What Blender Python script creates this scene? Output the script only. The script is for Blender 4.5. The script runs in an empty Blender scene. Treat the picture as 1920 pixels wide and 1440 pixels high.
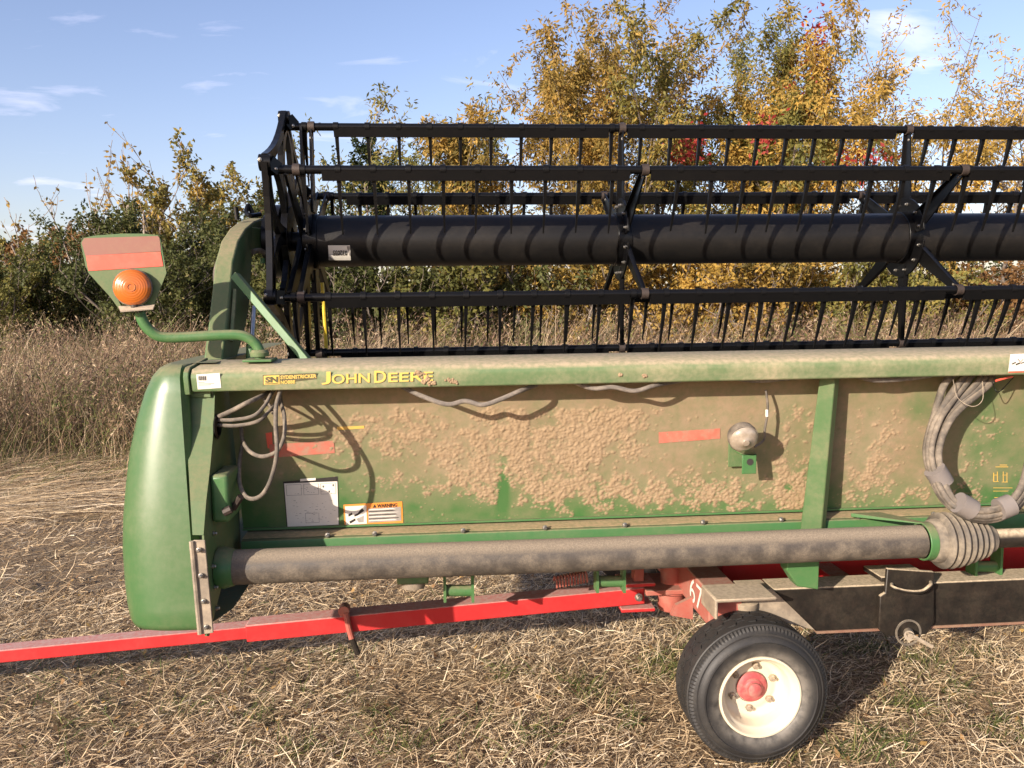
import bpy, math, random
import numpy as np
from mathutils import Vector, Matrix
rad = math.radians
rng = np.random.default_rng(11)
random.seed(5)
sc = bpy.context.scene
col = sc.collection

# ------------------------------------------------------------------ camera
CAM = Vector((0, 0, 1.664))
YAW, PITCH, ROLL, FPX = rad(4.741), rad(5.968), rad(-0.685), 1560.0
_f = np.array([math.sin(YAW)*math.cos(PITCH), math.cos(YAW)*math.cos(PITCH), -math.sin(PITCH)])
_r0 = np.array([math.cos(YAW), -math.sin(YAW), 0.0])
_u0 = np.cross(_r0, _f)
_r = _r0*math.cos(ROLL)+_u0*math.sin(ROLL)
_u = -_r0*math.sin(ROLL)+_u0*math.cos(ROLL)
cd = bpy.data.cameras.new('camera')
cam = bpy.data.objects.new('camera', cd); col.objects.link(cam)
cd.sensor_width = 36; cd.lens = FPX/1920*36; cd.clip_start = 0.05; cd.clip_end = 2000
m = Matrix.Identity(4)
for i in range(3):
    m[i][0], m[i][1], m[i][2], m[i][3] = _r[i], _u[i], -_f[i], CAM[i]
cam.matrix_world = m
sc.camera = cam

# ------------------------------------------------------------------ light
LIGHT = Vector((2.1, 2.25, -1.0)).normalized()          # direction the sunlight travels
SUN_EL = math.asin(-LIGHT.z); SUN_AZ = math.atan2(-LIGHT.x, -LIGHT.y)
w = bpy.data.worlds.new('World'); sc.world = w; w.use_nodes = True
nt = w.node_tree; N = nt.nodes; L = nt.links
for n in list(N): N.remove(n)
out = N.new('ShaderNodeOutputWorld'); bg = N.new('ShaderNodeBackground')
sky = N.new('ShaderNodeTexSky'); sky.sky_type = 'NISHITA'; sky.sun_disc = False
sky.sun_elevation = SUN_EL; sky.sun_rotation = SUN_AZ % (2*math.pi)
sky.air_density = 1.0; sky.dust_density = 1.1; sky.ozone_density = 1.3
tc = N.new('ShaderNodeTexCoord')
sep = N.new('ShaderNodeSeparateXYZ'); L.new(tc.outputs['Generated'], sep.inputs[0])
# wispy cirrus: noise in the plane of a high cloud layer (direction / height)
mx = N.new('ShaderNodeMath'); mx.operation = 'MAXIMUM'; mx.inputs[1].default_value = 0.03; L.new(sep.outputs[2], mx.inputs[0])
ad = N.new('ShaderNodeMath'); ad.operation = 'ADD'; ad.inputs[1].default_value = 0.12; L.new(mx.outputs[0], ad.inputs[0])
vd = N.new('ShaderNodeVectorMath'); vd.operation = 'DIVIDE'
cb = N.new('ShaderNodeCombineXYZ')
for k in range(3): L.new(ad.outputs[0], cb.inputs[k])
L.new(tc.outputs['Generated'], vd.inputs[0]); L.new(cb.outputs[0], vd.inputs[1])
mp = N.new('ShaderNodeMapping'); mp.inputs['Rotation'].default_value = (0, 0, rad(28)); mp.inputs['Scale'].default_value = (0.9, 1.6, 1.0)
L.new(vd.outputs[0], mp.inputs[0])
nz = N.new('ShaderNodeTexNoise'); nz.inputs['Scale'].default_value = 2.2; nz.inputs['Detail'].default_value = 7; nz.inputs['Roughness'].default_value = 0.55
nz.inputs['Distortion'].default_value = 0.5
L.new(mp.outputs[0], nz.inputs[0])
cr = N.new('ShaderNodeValToRGB'); cr.color_ramp.elements[0].position = 0.57; cr.color_ramp.elements[1].position = 0.95
cr.color_ramp.elements[0].color = (0, 0, 0, 1); cr.color_ramp.elements[1].color = (0.75, 0.75, 0.75, 1)
L.new(nz.outputs[0], cr.inputs[0])
mix = N.new('ShaderNodeMix'); mix.data_type = 'RGBA'
L.new(cr.outputs[0], mix.inputs['Factor']); L.new(sky.outputs[0], mix.inputs['A']); mix.inputs['B'].default_value = (8.2, 8.4, 8.9, 1)
hue = N.new('ShaderNodeMix'); hue.data_type = 'RGBA'; hue.blend_type = 'MULTIPLY'; hue.inputs['Factor'].default_value = 1; hue.inputs['B'].default_value = (1.06, 0.95, 1.08, 1)
L.new(mix.outputs['Result'], hue.inputs['A']); L.new(hue.outputs['Result'], bg.inputs[0]); bg.inputs[1].default_value = 0.115
L.new(bg.outputs[0], out.inputs[0])

sl = bpy.data.lights.new('sun', 'SUN'); sl.energy = 4.8; sl.angle = rad(0.55); sl.color = (1.0, 0.89, 0.755)
so = bpy.data.objects.new('sun', sl); col.objects.link(so)
so.rotation_euler = LIGHT.to_track_quat('-Z', 'Y').to_euler(); so.location = (-30, -30, 20)
vs = sc.view_settings
vs.view_transform = 'Standard'; vs.look = 'None'; vs.exposure = 0.82; vs.gamma = 1.0; vs.use_curve_mapping = False
sc.cycles.use_denoising = True
sc.cycles.max_bounces = 6; sc.cycles.transparent_max_bounces = 6

# ------------------------------------------------------------------ pixel helpers (photo pixel -> ray -> plane)
_O = np.array(CAM)
def ray(x, y): return _r*(x-960)/FPX+_u*(720-y)/FPX+_f
def PY(x, y, Y): d = ray(x, y); return _O+d*(Y/d[1])
def PX(x, y, X): d = ray(x, y); return _O+d*(X/d[0])
def PZ(x, y, Z): d = ray(x, y); return _O+d*((Z-_O[2])/d[2])
def proj(P):
    d = np.asarray(P)-_O; z = d@_f
    return 960+FPX*(d@_r)/z, 720-FPX*(d@_u)/z

# ------------------------------------------------------------------ materials
def new_mat(name):
    mt = bpy.data.materials.new(name); mt.use_nodes = True
    return mt, mt.node_tree.nodes, mt.node_tree.links, mt.node_tree.nodes['Principled BSDF']
def mixc(n, l, fac, a, b):
    x = n.new('ShaderNodeMix'); x.data_type = 'RGBA'
    for s, v in (('Factor', fac), ('A', a), ('B', b)):
        if isinstance(v, (tuple, list)): x.inputs[s].default_value = (*v, 1) if len(v) == 3 else v
        elif isinstance(v, (int, float)): x.inputs[s].default_value = v
        else: l.new(v, x.inputs[s])
    return x.outputs['Result']
def ramp(n, l, src, a, b, ca=0.0, cb_=1.0):
    x = n.new('ShaderNodeMapRange'); x.inputs[1].default_value = a; x.inputs[2].default_value = b
    x.inputs[3].default_value = ca; x.inputs[4].default_value = cb_; x.interpolation_type = 'SMOOTHSTEP'
    l.new(src, x.inputs[0]); return x.outputs[0]
def noise(n, l, scale, detail=5, rough=0.6, vec=None, sx=None):
    x = n.new('ShaderNodeTexNoise'); x.inputs['Scale'].default_value = scale; x.inputs['Detail'].default_value = detail
    x.inputs['Roughness'].default_value = rough
    if vec is None:
        g = n.new('ShaderNodeNewGeometry'); vec = g.outputs['Position']
    if sx:
        mm = n.new('ShaderNodeMapping'); mm.inputs['Scale'].default_value = sx; l.new(vec, mm.inputs[0]); vec = mm.outputs[0]
    l.new(vec, x.inputs[0]); return x.outputs[0]
def math_(n, l, op, a, b):
    x = n.new('ShaderNodeMath'); x.operation = op; x.use_clamp = True
    for i, v in enumerate((a, b)):
        if isinstance(v, (int, float)): x.inputs[i].default_value = v
        else: l.new(v, x.inputs[i])
    return x.outputs[0]
def bump(n, l, h, strength, dist, bs):
    b = n.new('ShaderNodeBump'); b.inputs['Strength'].default_value = strength; b.inputs['Distance'].default_value = dist
    l.new(h, b.inputs['Height']); l.new(b.outputs[0], bs.inputs['Normal'])

DUST = (0.29, 0.215, 0.135)
def dusty(name, base, rough=0.45, dust=0.35, top=0.75, scale=6.0, dustcol=DUST, metallic=0.0, base2=None, fine=60.0, spec=0.5, bumpk=0.15):
    """paint or plastic under road dust: cloudy film, thicker on faces that look up"""
    mt, n, l, bs = new_mat(name)
    n1 = noise(n, l, scale, 6, 0.65); n2 = noise(n, l, fine, 4, 0.6)
    f1 = ramp(n, l, n1, 0.35, 0.72, 0.0, 1.0)
    g = n.new('ShaderNodeNewGeometry'); s = n.new('ShaderNodeSeparateXYZ'); l.new(g.outputs['Normal'], s.inputs[0])
    up = ramp(n, l, s.outputs[2], 0.15, 0.9, 0.0, top)
    fm = math_(n, l, 'MULTIPLY', f1, dust)
    fm = math_(n, l, 'ADD', fm, dust*0.35)
    fa = math_(n, l, 'MAXIMUM', fm, up)
    sp = math_(n, l, 'MULTIPLY', ramp(n, l, n2, 0.35, 0.65, 0.72, 1.1), fa)
    b = base
    if base2:
        b = mixc(n, l, ramp(n, l, noise(n, l, scale*2.3, 4), 0.4, 0.65), base, base2)
    l.new(mixc(n, l, sp, b, dustcol), bs.inputs['Base Color'])
    l.new(ramp(n, l, sp, 0.0, 0.6, rough, 0.85), bs.inputs['Roughness'])
    bs.inputs['Metallic'].default_value = metallic; bs.inputs['Specular IOR Level'].default_value = spec
    if bumpk: bump(n, l, n2, bumpk, 0.002, bs)
    return mt
def plain(name, c, rough=0.5, metallic=0.0, spec=0.5):
    mt, n, l, bs = new_mat(name)
    v = ramp(n, l, noise(n, l, 40, 4), 0.3, 0.7, 0.82, 1.08)
    x = n.new('ShaderNodeVectorMath'); x.operation = 'SCALE'; x.inputs[0].default_value = c; l.new(v, x.inputs['Scale'])
    l.new(x.outputs[0], bs.inputs['Base Color'])
    bs.inputs['Roughness'].default_value = rough; bs.inputs['Metallic'].default_value = metallic
    bs.inputs['Specular IOR Level'].default_value = spec
    return mt
GREEN = (0.046, 0.125, 0.040)
M = {}
M['green'] = dusty('green_paint', GREEN, 0.45, 0.34, 0.72, spec=.35)
M['green_clean'] = dusty('green_paint_clean', (0.040, 0.140, 0.042), 0.42, 0.14, 0.55, spec=.35)
M['shield'] = dusty('green_plastic', (0.036, 0.112, 0.034), 0.30, 0.15, 0.55, scale=2.5, bumpk=0.03)
M['beam'] = dusty('green_paint_beam', (0.050, 0.130, 0.045), 0.5, 0.50, 0.92, scale=3.0, dustcol=(0.42, 0.335, 0.22), spec=.3)
M['black'] = dusty('black_enamel', (0.0035, 0.0035, 0.004), 0.30, 0.008, 0.02, dustcol=(0.16, 0.14, 0.11), scale=9, bumpk=0.03, spec=.25)
M['black_tube'] = dusty('black_reel_tube', (0.006, 0.006, 0.0065), 0.42, 0.07, 0.06, dustcol=(0.13, 0.105, 0.08), scale=4, bumpk=0.06, spec=.3)
M['plastic_black'] = dusty('black_tine_plastic', (0.004, 0.004, 0.0045), 0.40, 0.010, 0.02, dustcol=(0.16, 0.14, 0.11), spec=.22)
M['shaft'] = dusty('dusty_black_plastic_tube', (0.028, 0.025, 0.024), 0.5, 0.36, 0.85, scale=16, dustcol=(0.30, 0.24, 0.17), fine=220, bumpk=0.6)
M['boot'] = dusty('dusty_rubber_boot', (0.035, 0.031, 0.028), 0.6, 0.62, 0.85, scale=9, dustcol=(0.29, 0.24, 0.175), bumpk=0.4)
M['hose'] = dusty('dusty_hose', (0.020, 0.019, 0.018), 0.6, 0.72, 0.85, scale=12, dustcol=(0.25, 0.205, 0.155))
M['sleeve'] = dusty('hose_sleeve', (0.05, 0.045, 0.042), 0.7, 0.75, 0.8, scale=14, dustcol=(0.28, 0.235, 0.19))
M['wrap'] = dusty('hose_wrap', (0.16, 0.14, 0.13), .8, .3, .4, dustcol=(.26, .22, .185))
M['red'] = dusty('red_paint', (0.44, 0.020, 0.022), 0.36, 0.045, 0.8, dustcol=(0.48, 0.33, 0.285), scale=5, spec=.3)
M['red_faded'] = dusty('faded_red_paint', (0.34, 0.065, 0.048), 0.6, 0.5, 0.85, dustcol=(0.34, 0.215, 0.16), scale=7, spec=.25)
M['rail_black'] = dusty('worn_black_paint', (0.006, 0.0055, 0.0055), 0.38, 0.03, 0.97, dustcol=(0.56, 0.45, 0.31), scale=10, fine=90, base2=(0.012, 0.009, 0.008), spec=.3)
M['tan_steel'] = dusty('dusty_steel', (0.13, 0.105, 0.08), 0.55, 0.45, 0.95, dustcol=(0.50, 0.40, 0.28), scale=9)
M['zinc'] = plain('zinc_bolt', (0.38, 0.355, 0.31), 0.35, 0.85)
M['rust'] = plain('rusty_clamp', (0.055, 0.04, 0.033), 0.6, 0.3)
M['chrome'] = plain('chrome_rod', (0.55, 0.53, 0.5), 0.3, 1.0)
M['rubber'] = dusty('tyre_rubber', (0.011, 0.011, 0.012), 0.55, 0.16, 0.16, scale=11, dustcol=(0.13, 0.115, 0.095), fine=150, bumpk=0.3)
_m = M['rubber']; _n, _l = _m.node_tree.nodes, _m.node_tree.links; _bs = _n['Principled BSDF']
_old = _bs.inputs['Base Color'].links[0].from_socket
_t = _n.new('ShaderNodeTexCoord'); _mp = _n.new('ShaderNodeMapping'); _mp.inputs['Scale'].default_value = (1, 0, 1); _l.new(_t.outputs['Object'], _mp.inputs[0])
_ln = _n.new('ShaderNodeVectorMath'); _ln.operation = 'LENGTH'; _l.new(_mp.outputs[0], _ln.inputs[0])
_rd = math_(_n, _l, 'MULTIPLY', ramp(_n, _l, _ln.outputs['Value'], .150, .196, .62, 0.0), ramp(_n, _l, noise(_n, _l, 26, 5), .3, .65, .25, 1.0))
_l.new(mixc(_n, _l, _rd, _old, (0.24, 0.215, 0.18)), _bs.inputs['Base Color'])
M['rim'] = dusty('cream_rim_paint', (0.60, 0.54, 0.41), 0.4, 0.18, 0.3, dustcol=(0.55, 0.42, 0.27), scale=14, bumpk=0.05)
M['hub'] = dusty('red_hub_paint', (0.36, 0.03, 0.045), 0.4, 0.45, 0.5, dustcol=(0.42, 0.27, 0.2), scale=20)
M['reflector'] = dusty('red_orange_reflector', (0.72, 0.085, 0.05), 0.4, 0.18, 0.1, dustcol=(0.45, 0.27, 0.18), scale=18, bumpk=0)
M['reflector_dirty'] = dusty('dusty_red_reflector', (0.50, 0.10, 0.065), 0.6, 0.8, 0.1, dustcol=(0.34, 0.20, 0.135), scale=22, bumpk=0)
M['fluor_dull'] = dusty('dull_red_panel', (0.23, 0.085, 0.062), 0.55, 0.4, 0.2, dustcol=(0.30, 0.2, 0.14), scale=14, bumpk=0)
M['yellow_dirty'] = dusty('dusty_yellow_tape', (0.75, 0.45, 0.06), 0.6, 0.55, 0.1, scale=20, bumpk=0)
M['white_decal'] = dusty('white_decal', (0.76, 0.72, 0.64), 0.45, 0.16, 0.1, dustcol=(0.5, 0.42, 0.3), scale=20, bumpk=0)
M['grey_decal'] = plain('grey_print', (0.33, 0.30, 0.27), 0.5)
M['black_print'] = plain('black_print', (0.035, 0.03, 0.027), 0.5)
M['orange'] = dusty('orange_decal', (0.82, 0.27, 0.035), 0.45, 0.2, 0.1, scale=20, bumpk=0)
M['gold'] = dusty('gold_lettering', (0.72, 0.49, 0.11), 0.42, 0.18, 0.1, dustcol=(0.5, 0.38, 0.22), scale=25, bumpk=0)
M['decal_dark'] = dusty('dark_lettering_edge', (0.05, 0.06, 0.025), 0.5, 0.3, 0.1, scale=25, bumpk=0)
M['yellow'] = plain('yellow_paint', (0.75, 0.52, 0.03), 0.4)
M['bark_pale'] = dusty('pale_bark', (0.26, 0.21, 0.17), 0.85, 0.3, 0.1, dustcol=(0.36, 0.30, 0.25), scale=5, bumpk=0)
M['rusty_edge'] = dusty('rusty_edge', (0.16, 0.06, 0.04), .7, .5, .5)
M['bark'] = dusty('bark', (0.12, 0.095, 0.075), 0.85, 0.4, 0.1, dustcol=(0.24, 0.20, 0.165), scale=5, bumpk=0.6)
M['mud_dry'] = plain('dry_mud', (0.32, 0.225, 0.14), 0.95, 0, 0.1)
mt, n, l, bs = new_mat('amber_lens'); M['amber'] = mt
bs.inputs['Base Color'].default_value = (0.60, 0.155, 0.022, 1); bs.inputs['Roughness'].default_value = 0.22
bs.inputs['Transmission Weight'].default_value = 0.25; bs.inputs['Coat Weight'].default_value = 0.3
x = n.new('ShaderNodeTexWave'); x.wave_type = 'RINGS'; x.rings_direction = 'SPHERICAL'; x.inputs['Scale'].default_value = 60
t = n.new('ShaderNodeTexCoord'); l.new(t.outputs['Object'], x.inputs[0]); bump(n, l, x.outputs[0], 0.4, 0.001, bs)
mt, n, l, bs = new_mat('clear_lens'); M['clear'] = mt
v = noise(n, l, 30, 4); l.new(mixc(n, l, ramp(n, l, v, .3, .7), (0.36, 0.305, 0.24), (0.26, 0.21, 0.155)), bs.inputs['Base Color'])
bs.inputs['Roughness'].default_value = 0.25; bs.inputs['Coat Weight'].default_value = 0.5

def leaf_mat(name, stops, trans=0.35):
    mt, n, l, bs = new_mat(name)
    a = n.new('ShaderNodeAttribute'); a.attribute_name = 'tint'
    c = n.new('ShaderNodeValToRGB'); e = c.color_ramp.elements
    e[0].position, e[0].color = stops[0][0], (*stops[0][1], 1); e[1].position, e[1].color = stops[-1][0], (*stops[-1][1], 1)
    for p, cc in stops[1:-1]: z = e.new(p); z.color = (*cc, 1)
    l.new(a.outputs['Fac'], c.inputs[0]); l.new(c.outputs[0], bs.inputs['Base Color'])
    bs.inputs['Roughness'].default_value = 0.6; bs.inputs['Specular IOR Level'].default_value = 0.25
    tr = n.new('ShaderNodeBsdfTranslucent'); l.new(c.outputs[0], tr.inputs[0])
    ms = n.new('ShaderNodeMixShader'); ms.inputs[0].default_value = trans
    l.new(bs.outputs[0], ms.inputs[1]); l.new(tr.outputs[0], ms.inputs[2])
    l.new(ms.outputs[0], n['Material Output'].inputs[0])
    return mt
M['leaf_ochre'] = leaf_mat('leaves_ochre', [(0, (.12, .10, .03)), (.35, (.24, .17, .042)), (.7, (.42, .265, .065)), (1, (.52, .32, .085))])
M['leaf_olive'] = leaf_mat('leaves_olive', [(0, (.075, .085, .025)), (.5, (.18, .17, .045)), (.85, (.32, .245, .065)), (1, (.44, .29, .07))])
M['leaf_yellow'] = leaf_mat('leaves_yellow', [(0, (.17, .13, .038)), (.5, (.42, .275, .062)), (1, (.60, .37, .085))])
M['leaf_brown'] = leaf_mat('leaves_brown', [(0, (.10, .055, .025)), (.5, (.22, .12, .045)), (1, (.32, .17, .06))])
M['leaf_green'] = leaf_mat('leaves_green', [(0, (.040, .050, .016)), (.5, (.085, .098, .030)), (.85, (.135, .135, .042)), (1, (.21, .165, .055))])
M['leaf_red'] = leaf_mat('leaves_red', [(0, (.16, .018, .018)), (.5, (.32, .035, .032)), (1, (.42, .10, .06))])
M['leaf_cedar'] = leaf_mat('leaves_cedar', [(0, (.022, .036, .014)), (.6, (.045, .062, .022)), (1, (.10, .095, .03))])
M['straw'] = leaf_mat('straw', [(0, (.075, .048, .03)), (.25, (.22, .145, .08)), (.5, (.46, .335, .20)), (.8, (.66, .515, .325)), (1, (.80, .67, .48))], 0.2)
M['grass'] = leaf_mat('grass_blades', [(0, (.05, .085, .02)), (.6, (.12, .15, .04)), (1, (.28, .25, .09))], 0.3)
M['weeds'] = leaf_mat('dry_weeds', [(0, (.10, .13, .035)), (.14, (.17, .16, .055)), (.24, (.10, .065, .045)), (.4, (.20, .125, .085)), (.6, (.30, .20, .125)), (.8, (.44, .31, .185)), (1, (.60, .47, .31))], 0.3)
M['fallen'] = leaf_mat('fallen_leaves', [(0, (.16, .09, .045)), (.5, (.34, .20, .09)), (1, (.52, .33, .10))], 0.2)
mt, n, l, bs = new_mat('soil_and_thatch'); M['ground'] = mt
n1 = noise(n, l, 1.1, 6); n2 = noise(n, l, 38, 6, 0.7); n3 = noise(n, l, 9, 5)
c1 = mixc(n, l, ramp(n, l, n2, .3, .7), (0.15, 0.105, 0.066), (0.38, 0.275, 0.165))
c2 = mixc(n, l, ramp(n, l, n3, .35, .7), c1, (0.25, 0.18, 0.11))
c3 = mixc(n, l, ramp(n, l, n1, .55, .75, 0, .45), c2, (0.13, 0.13, 0.045))
l.new(c3, bs.inputs['Base Color']); bs.inputs['Roughness'].default_value = 0.95; bs.inputs['Specular IOR Level'].default_value = 0.1
bump(n, l, n2, 1.0, 0.02, bs)
# muddy back sheet: paint, dust film and mud clots by the mesh attributes laid down with the clots
mt, n, l, bs = new_mat('muddy_green_sheet'); M['mud_sheet'] = mt
am = n.new('ShaderNodeAttribute'); am.attribute_name = 'mud'; adu = n.new('ShaderNodeAttribute'); adu.attribute_name = 'film'
f1 = noise(n, l, 45, 5, 0.7); f2 = noise(n, l, 5, 5, 0.6)
pg = mixc(n, l, ramp(n, l, f2, .3, .7), (0.040, 0.135, 0.036), (0.055, 0.135, 0.042))
fd = math_(n, l, 'MULTIPLY', adu.outputs['Fac'], ramp(n, l, f1, .2, .7, .75, 1.08))
cf = mixc(n, l, fd, pg, mixc(n, l, ramp(n, l, f2, .3, .7), (0.245, 0.178, 0.108), (0.285, 0.212, 0.134)))
cm = mixc(n, l, am.outputs['Fac'], cf, mixc(n, l, ramp(n, l, f1, .3, .7), (0.26, 0.183, 0.108), (0.315, 0.226, 0.140)))
l.new(cm, bs.inputs['Base Color']); l.new(ramp(n, l, fd, 0, .7, .42, .92), bs.inputs['Roughness'])
bs.inputs['Specular IOR Level'].default_value = 0.25; bump(n, l, f1, 0.25, 0.002, bs)

# ------------------------------------------------------------------ mesh helpers
WORLD = {}
def set_props(o, label=None, cat=None, group=None, kind=None):
    if label: o['label'] = label
    if cat: o['category'] = cat
    if group: o['group'] = group
    if kind: o['kind'] = kind
    return o
def link(o, parent=None, loc=(0, 0, 0)):
    col.objects.link(o); o.location = loc; WORLD[o.name] = Vector(loc)
    if parent is not None:
        o.parent = parent; o.matrix_parent_inverse = Matrix.Translation(-WORLD[parent.name])
    return o
def empty(name, loc, label, cat, group=None):
    o = bpy.data.objects.new(name, None); o.empty_display_size = .2
    link(o, None, loc); return set_props(o, label, cat, group)
def arrays_mesh(name, V, F, tint=None, smooth=False):
    V = np.asarray(V, np.float32); F = np.asarray(F, np.int32)
    me = bpy.data.meshes.new(name); k = F.shape[1]
    me.vertices.add(len(V)); me.vertices.foreach_set('co', V.ravel())
    me.loops.add(F.size); me.loops.foreach_set('vertex_index', F.ravel())
    me.polygons.add(len(F)); me.polygons.foreach_set('loop_start', np.arange(0, F.size, k, dtype=np.int32))
    me.polygons.foreach_set('loop_total', np.full(len(F), k, np.int32))
    if smooth: me.polygons.foreach_set('use_smooth', np.ones(len(F), bool))
    me.update(calc_edges=True); me.validate()
    if tint is not None:
        a = me.attributes.new('tint', 'FLOAT', 'POINT'); a.data.foreach_set('value', np.asarray(tint, np.float32))
    return me
def mesh_obj(name, me, mat, parent=None, loc=(0, 0, 0), rot=None):
    if mat is not None and not me.materials: me.materials.append(mat)
    o = bpy.data.objects.new(name, me); link(o, parent, loc)
    if rot is not None: o.rotation_euler = rot
    return o
def frame_of(d):
    d = np.asarray(d, float); d = d/np.linalg.norm(d)
    a = np.array([0, 0, 1.]) if abs(d[2]) < 0.9 else np.array([1., 0, 0])
    u = np.cross(a, d); u /= np.linalg.norm(u); return d, u, np.cross(d, u)
def spline(pts, per=6):
    P = np.asarray(pts, float); P = np.vstack([2*P[0]-P[1], P, 2*P[-1]-P[-2]]); o = []
    for i in range(1, len(P)-2):
        for t in np.linspace(0, 1, per, endpoint=False):
            a, b, c, d = P[i-1:i+3]
            o.append(.5*((2*b)+(-a+c)*t+(2*a-5*b+4*c-d)*t*t+(-a+3*b-3*c+d)*t**3))
    o.append(P[-2]); return np.array(o)
class MB:
    def __init__(s): s.v = []; s.f = []
    def add(s, V, F):
        b = len(s.v); s.v += [tuple(map(float, q)) for q in V]; s.f += [tuple(int(i)+b for i in q) for q in F]; return s
    def box(s, lo, hi):
        x0, y0, z0 = lo; x1, y1, z1 = hi
        V = [(x0,y0,z0),(x1,y0,z0),(x1,y1,z0),(x0,y1,z0),(x0,y0,z1),(x1,y0,z1),(x1,y1,z1),(x0,y1,z1)]
        return s.add(V, [(0,3,2,1),(4,5,6,7),(0,1,5,4),(1,2,6,5),(2,3,7,6),(3,0,4,7)])
    def hexa(s, b4, t4):
        return s.add(list(b4)+list(t4), [(0,3,2,1),(4,5,6,7),(0,1,5,4),(1,2,6,5),(2,3,7,6),(3,0,4,7)])
    def prism(s, poly, axis, a0, a1):
        k = len(poly); V = []
        for a in (a0, a1):
            for (p, q) in poly:
                V.append({'x': (a, p, q), 'y': (p, a, q), 'z': (p, q, a)}[axis])
        F = [tuple(range(k))[::-1], tuple(range(k, 2*k))]+[(i, (i+1) % k, k+(i+1) % k, k+i) for i in range(k)]
        return s.add(V, F)
    def loop_prism(s, pts, off):
        k = len(pts); pts = np.asarray(pts, float); V = np.vstack([pts, pts+np.asarray(off)])
        return s.add(V, [tuple(range(k))[::-1], tuple(range(k, 2*k))]+[(i, (i+1) % k, k+(i+1) % k, k+i) for i in range(k)])
    def tube(s, path, r, n=10, cap=True):
        P = np.asarray(path, float); m_ = len(P); R = np.full(m_, r) if np.isscalar(r) else np.asarray(r)
        T = np.gradient(P, axis=0) if m_ > 2 else np.array([P[1]-P[0]]*2)
        d, u, v = frame_of(T[0]); V = []
        for i in range(m_):
            d = T[i]/np.linalg.norm(T[i]); u = u-d*(u@d); u /= np.linalg.norm(u); v = np.cross(d, u)
            for k in range(n):
                a = 2*math.pi*k/n; V.append(P[i]+R[i]*(math.cos(a)*u+math.sin(a)*v))
        F = [(i*n+k, i*n+(k+1) % n, (i+1)*n+(k+1) % n, (i+1)*n+k) for i in range(m_-1) for k in range(n)]
        if cap: F += [tuple(range(n))[::-1], tuple(range((m_-1)*n, m_*n))]
        return s.add(V, F)
    def lathe(s, prof, c, axis, n=32, closed=False, cap=True, wob=None):
        d, u, v = frame_of(axis); c = np.asarray(c, float); V = []; k = len(prof)
        for j, (r, t) in enumerate(prof):
            for i in range(n):
                a = 2*math.pi*i/n; tt = t; rr = r
                if wob: rr, tt = wob(j, i, r, t)
                V.append(c+d*tt+rr*(math.cos(a)*u+math.sin(a)*v))
        F = [(j*n+i, j*n+(i+1) % n, ((j+1) % k)*n+(i+1) % n, ((j+1) % k)*n+i) for j in range(k if closed else k-1) for i in range(n)]
        if cap and not closed: F += [tuple(range(n))[::-1], tuple(range((k-1)*n, k*n))]
        return s.add(V, F)
    def bar(s, a, b, wu, wv, up=(0, 0, 1)):
        a = np.asarray(a, float); b = np.asarray(b, float); d = b-a; d /= np.linalg.norm(d)
        u = np.cross(d, up); u /= np.linalg.norm(u); v = np.cross(u, d); o = []
        for c in (a, b):
            for (i, j) in ((-1, -1), (1, -1), (1, 1), (-1, 1)): o.append(c+u*wu/2*i+v*wv/2*j)
        return s.hexa(o[:4], o[4:])
    def mesh(s, name, smooth=35, center=None):
        me = bpy.data.meshes.new(name); V = np.array(s.v)
        c = (V.min(0)+V.max(0))/2 if center is None else np.asarray(center, float)
        me.from_pydata((V-c).tolist(), [], s.f); me.validate()
        import bmesh
        bm = bmesh.new(); bm.from_mesh(me); bmesh.ops.recalc_face_normals(bm, faces=bm.faces); bm.to_mesh(me); bm.free()
        if smooth:
            me.shade_smooth(); me.set_sharp_from_angle(angle=rad(smooth))
        return me, c
    def build(s, name, mat, parent=None, bevel=0, smooth=35, seg=2, label=None):
        me, c = s.mesh(name, smooth)
        o = mesh_obj(name, me, mat, parent, tuple(c))
        if bevel:
            b = o.modifiers.new('bevel', 'BEVEL'); b.width = bevel; b.segments = seg; b.limit_method = 'ANGLE'; b.angle_limit = rad(32)
            b.harden_normals = False
        if label: o['label'] = label
        return o
def share(name, me, mat, parent, loc, rot=None): return mesh_obj(name, me, mat, parent, tuple(loc), rot)

# ------------------------------------------------------------------ ground (structure)
def fbm(x, y, seed, octs=4, f=1.0):
    r_ = np.random.default_rng(seed); o = np.zeros_like(x, float); amp = 1.0
    for k in range(octs):
        G = r_.random((64, 64)); xx = x*f+r_.random()*50; yy = y*f+r_.random()*50
        xi = np.floor(xx).astype(int); yi = np.floor(yy).astype(int); fx = xx-xi; fy = yy-yi
        fx = fx*fx*(3-2*fx); fy = fy*fy*(3-2*fy); g = lambda a, b: G[a % 64, b % 64]
        o += amp*((g(xi, yi)*(1-fx)+g(xi+1, yi)*fx)*(1-fy)+(g(xi, yi+1)*(1-fx)+g(xi+1, yi+1)*fx)*fy-.5)
        amp *= .5; f *= 2.03
    return o
def gz(x, y):
    x = np.asarray(x, float); y = np.asarray(y, float)
    near = np.clip((np.hypot(x-1, y-3)-40)/40, 0, 1)
    return fbm(x, y, 3, 3, 1.3)*0.035*(1-near) - 0.012
gx = np.concatenate([-np.geomspace(400, 6.2, 18), np.linspace(-6, 6, 121), np.geomspace(6.2, 400, 18)])
gy = np.concatenate([[-60, -20, -8, -3, -1, 0, .6, 1.2], np.linspace(1.6, 10, 85), np.geomspace(10.3, 600, 24)])
GX, GY = np.meshgrid(gx, gy); V = np.stack([GX, GY, gz(GX, GY)], -1).reshape(-1, 3)
nx = len(gx); I = (np.arange(len(gy)-1)[:, None]*nx+np.arange(nx-1)[None]).ravel()
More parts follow.
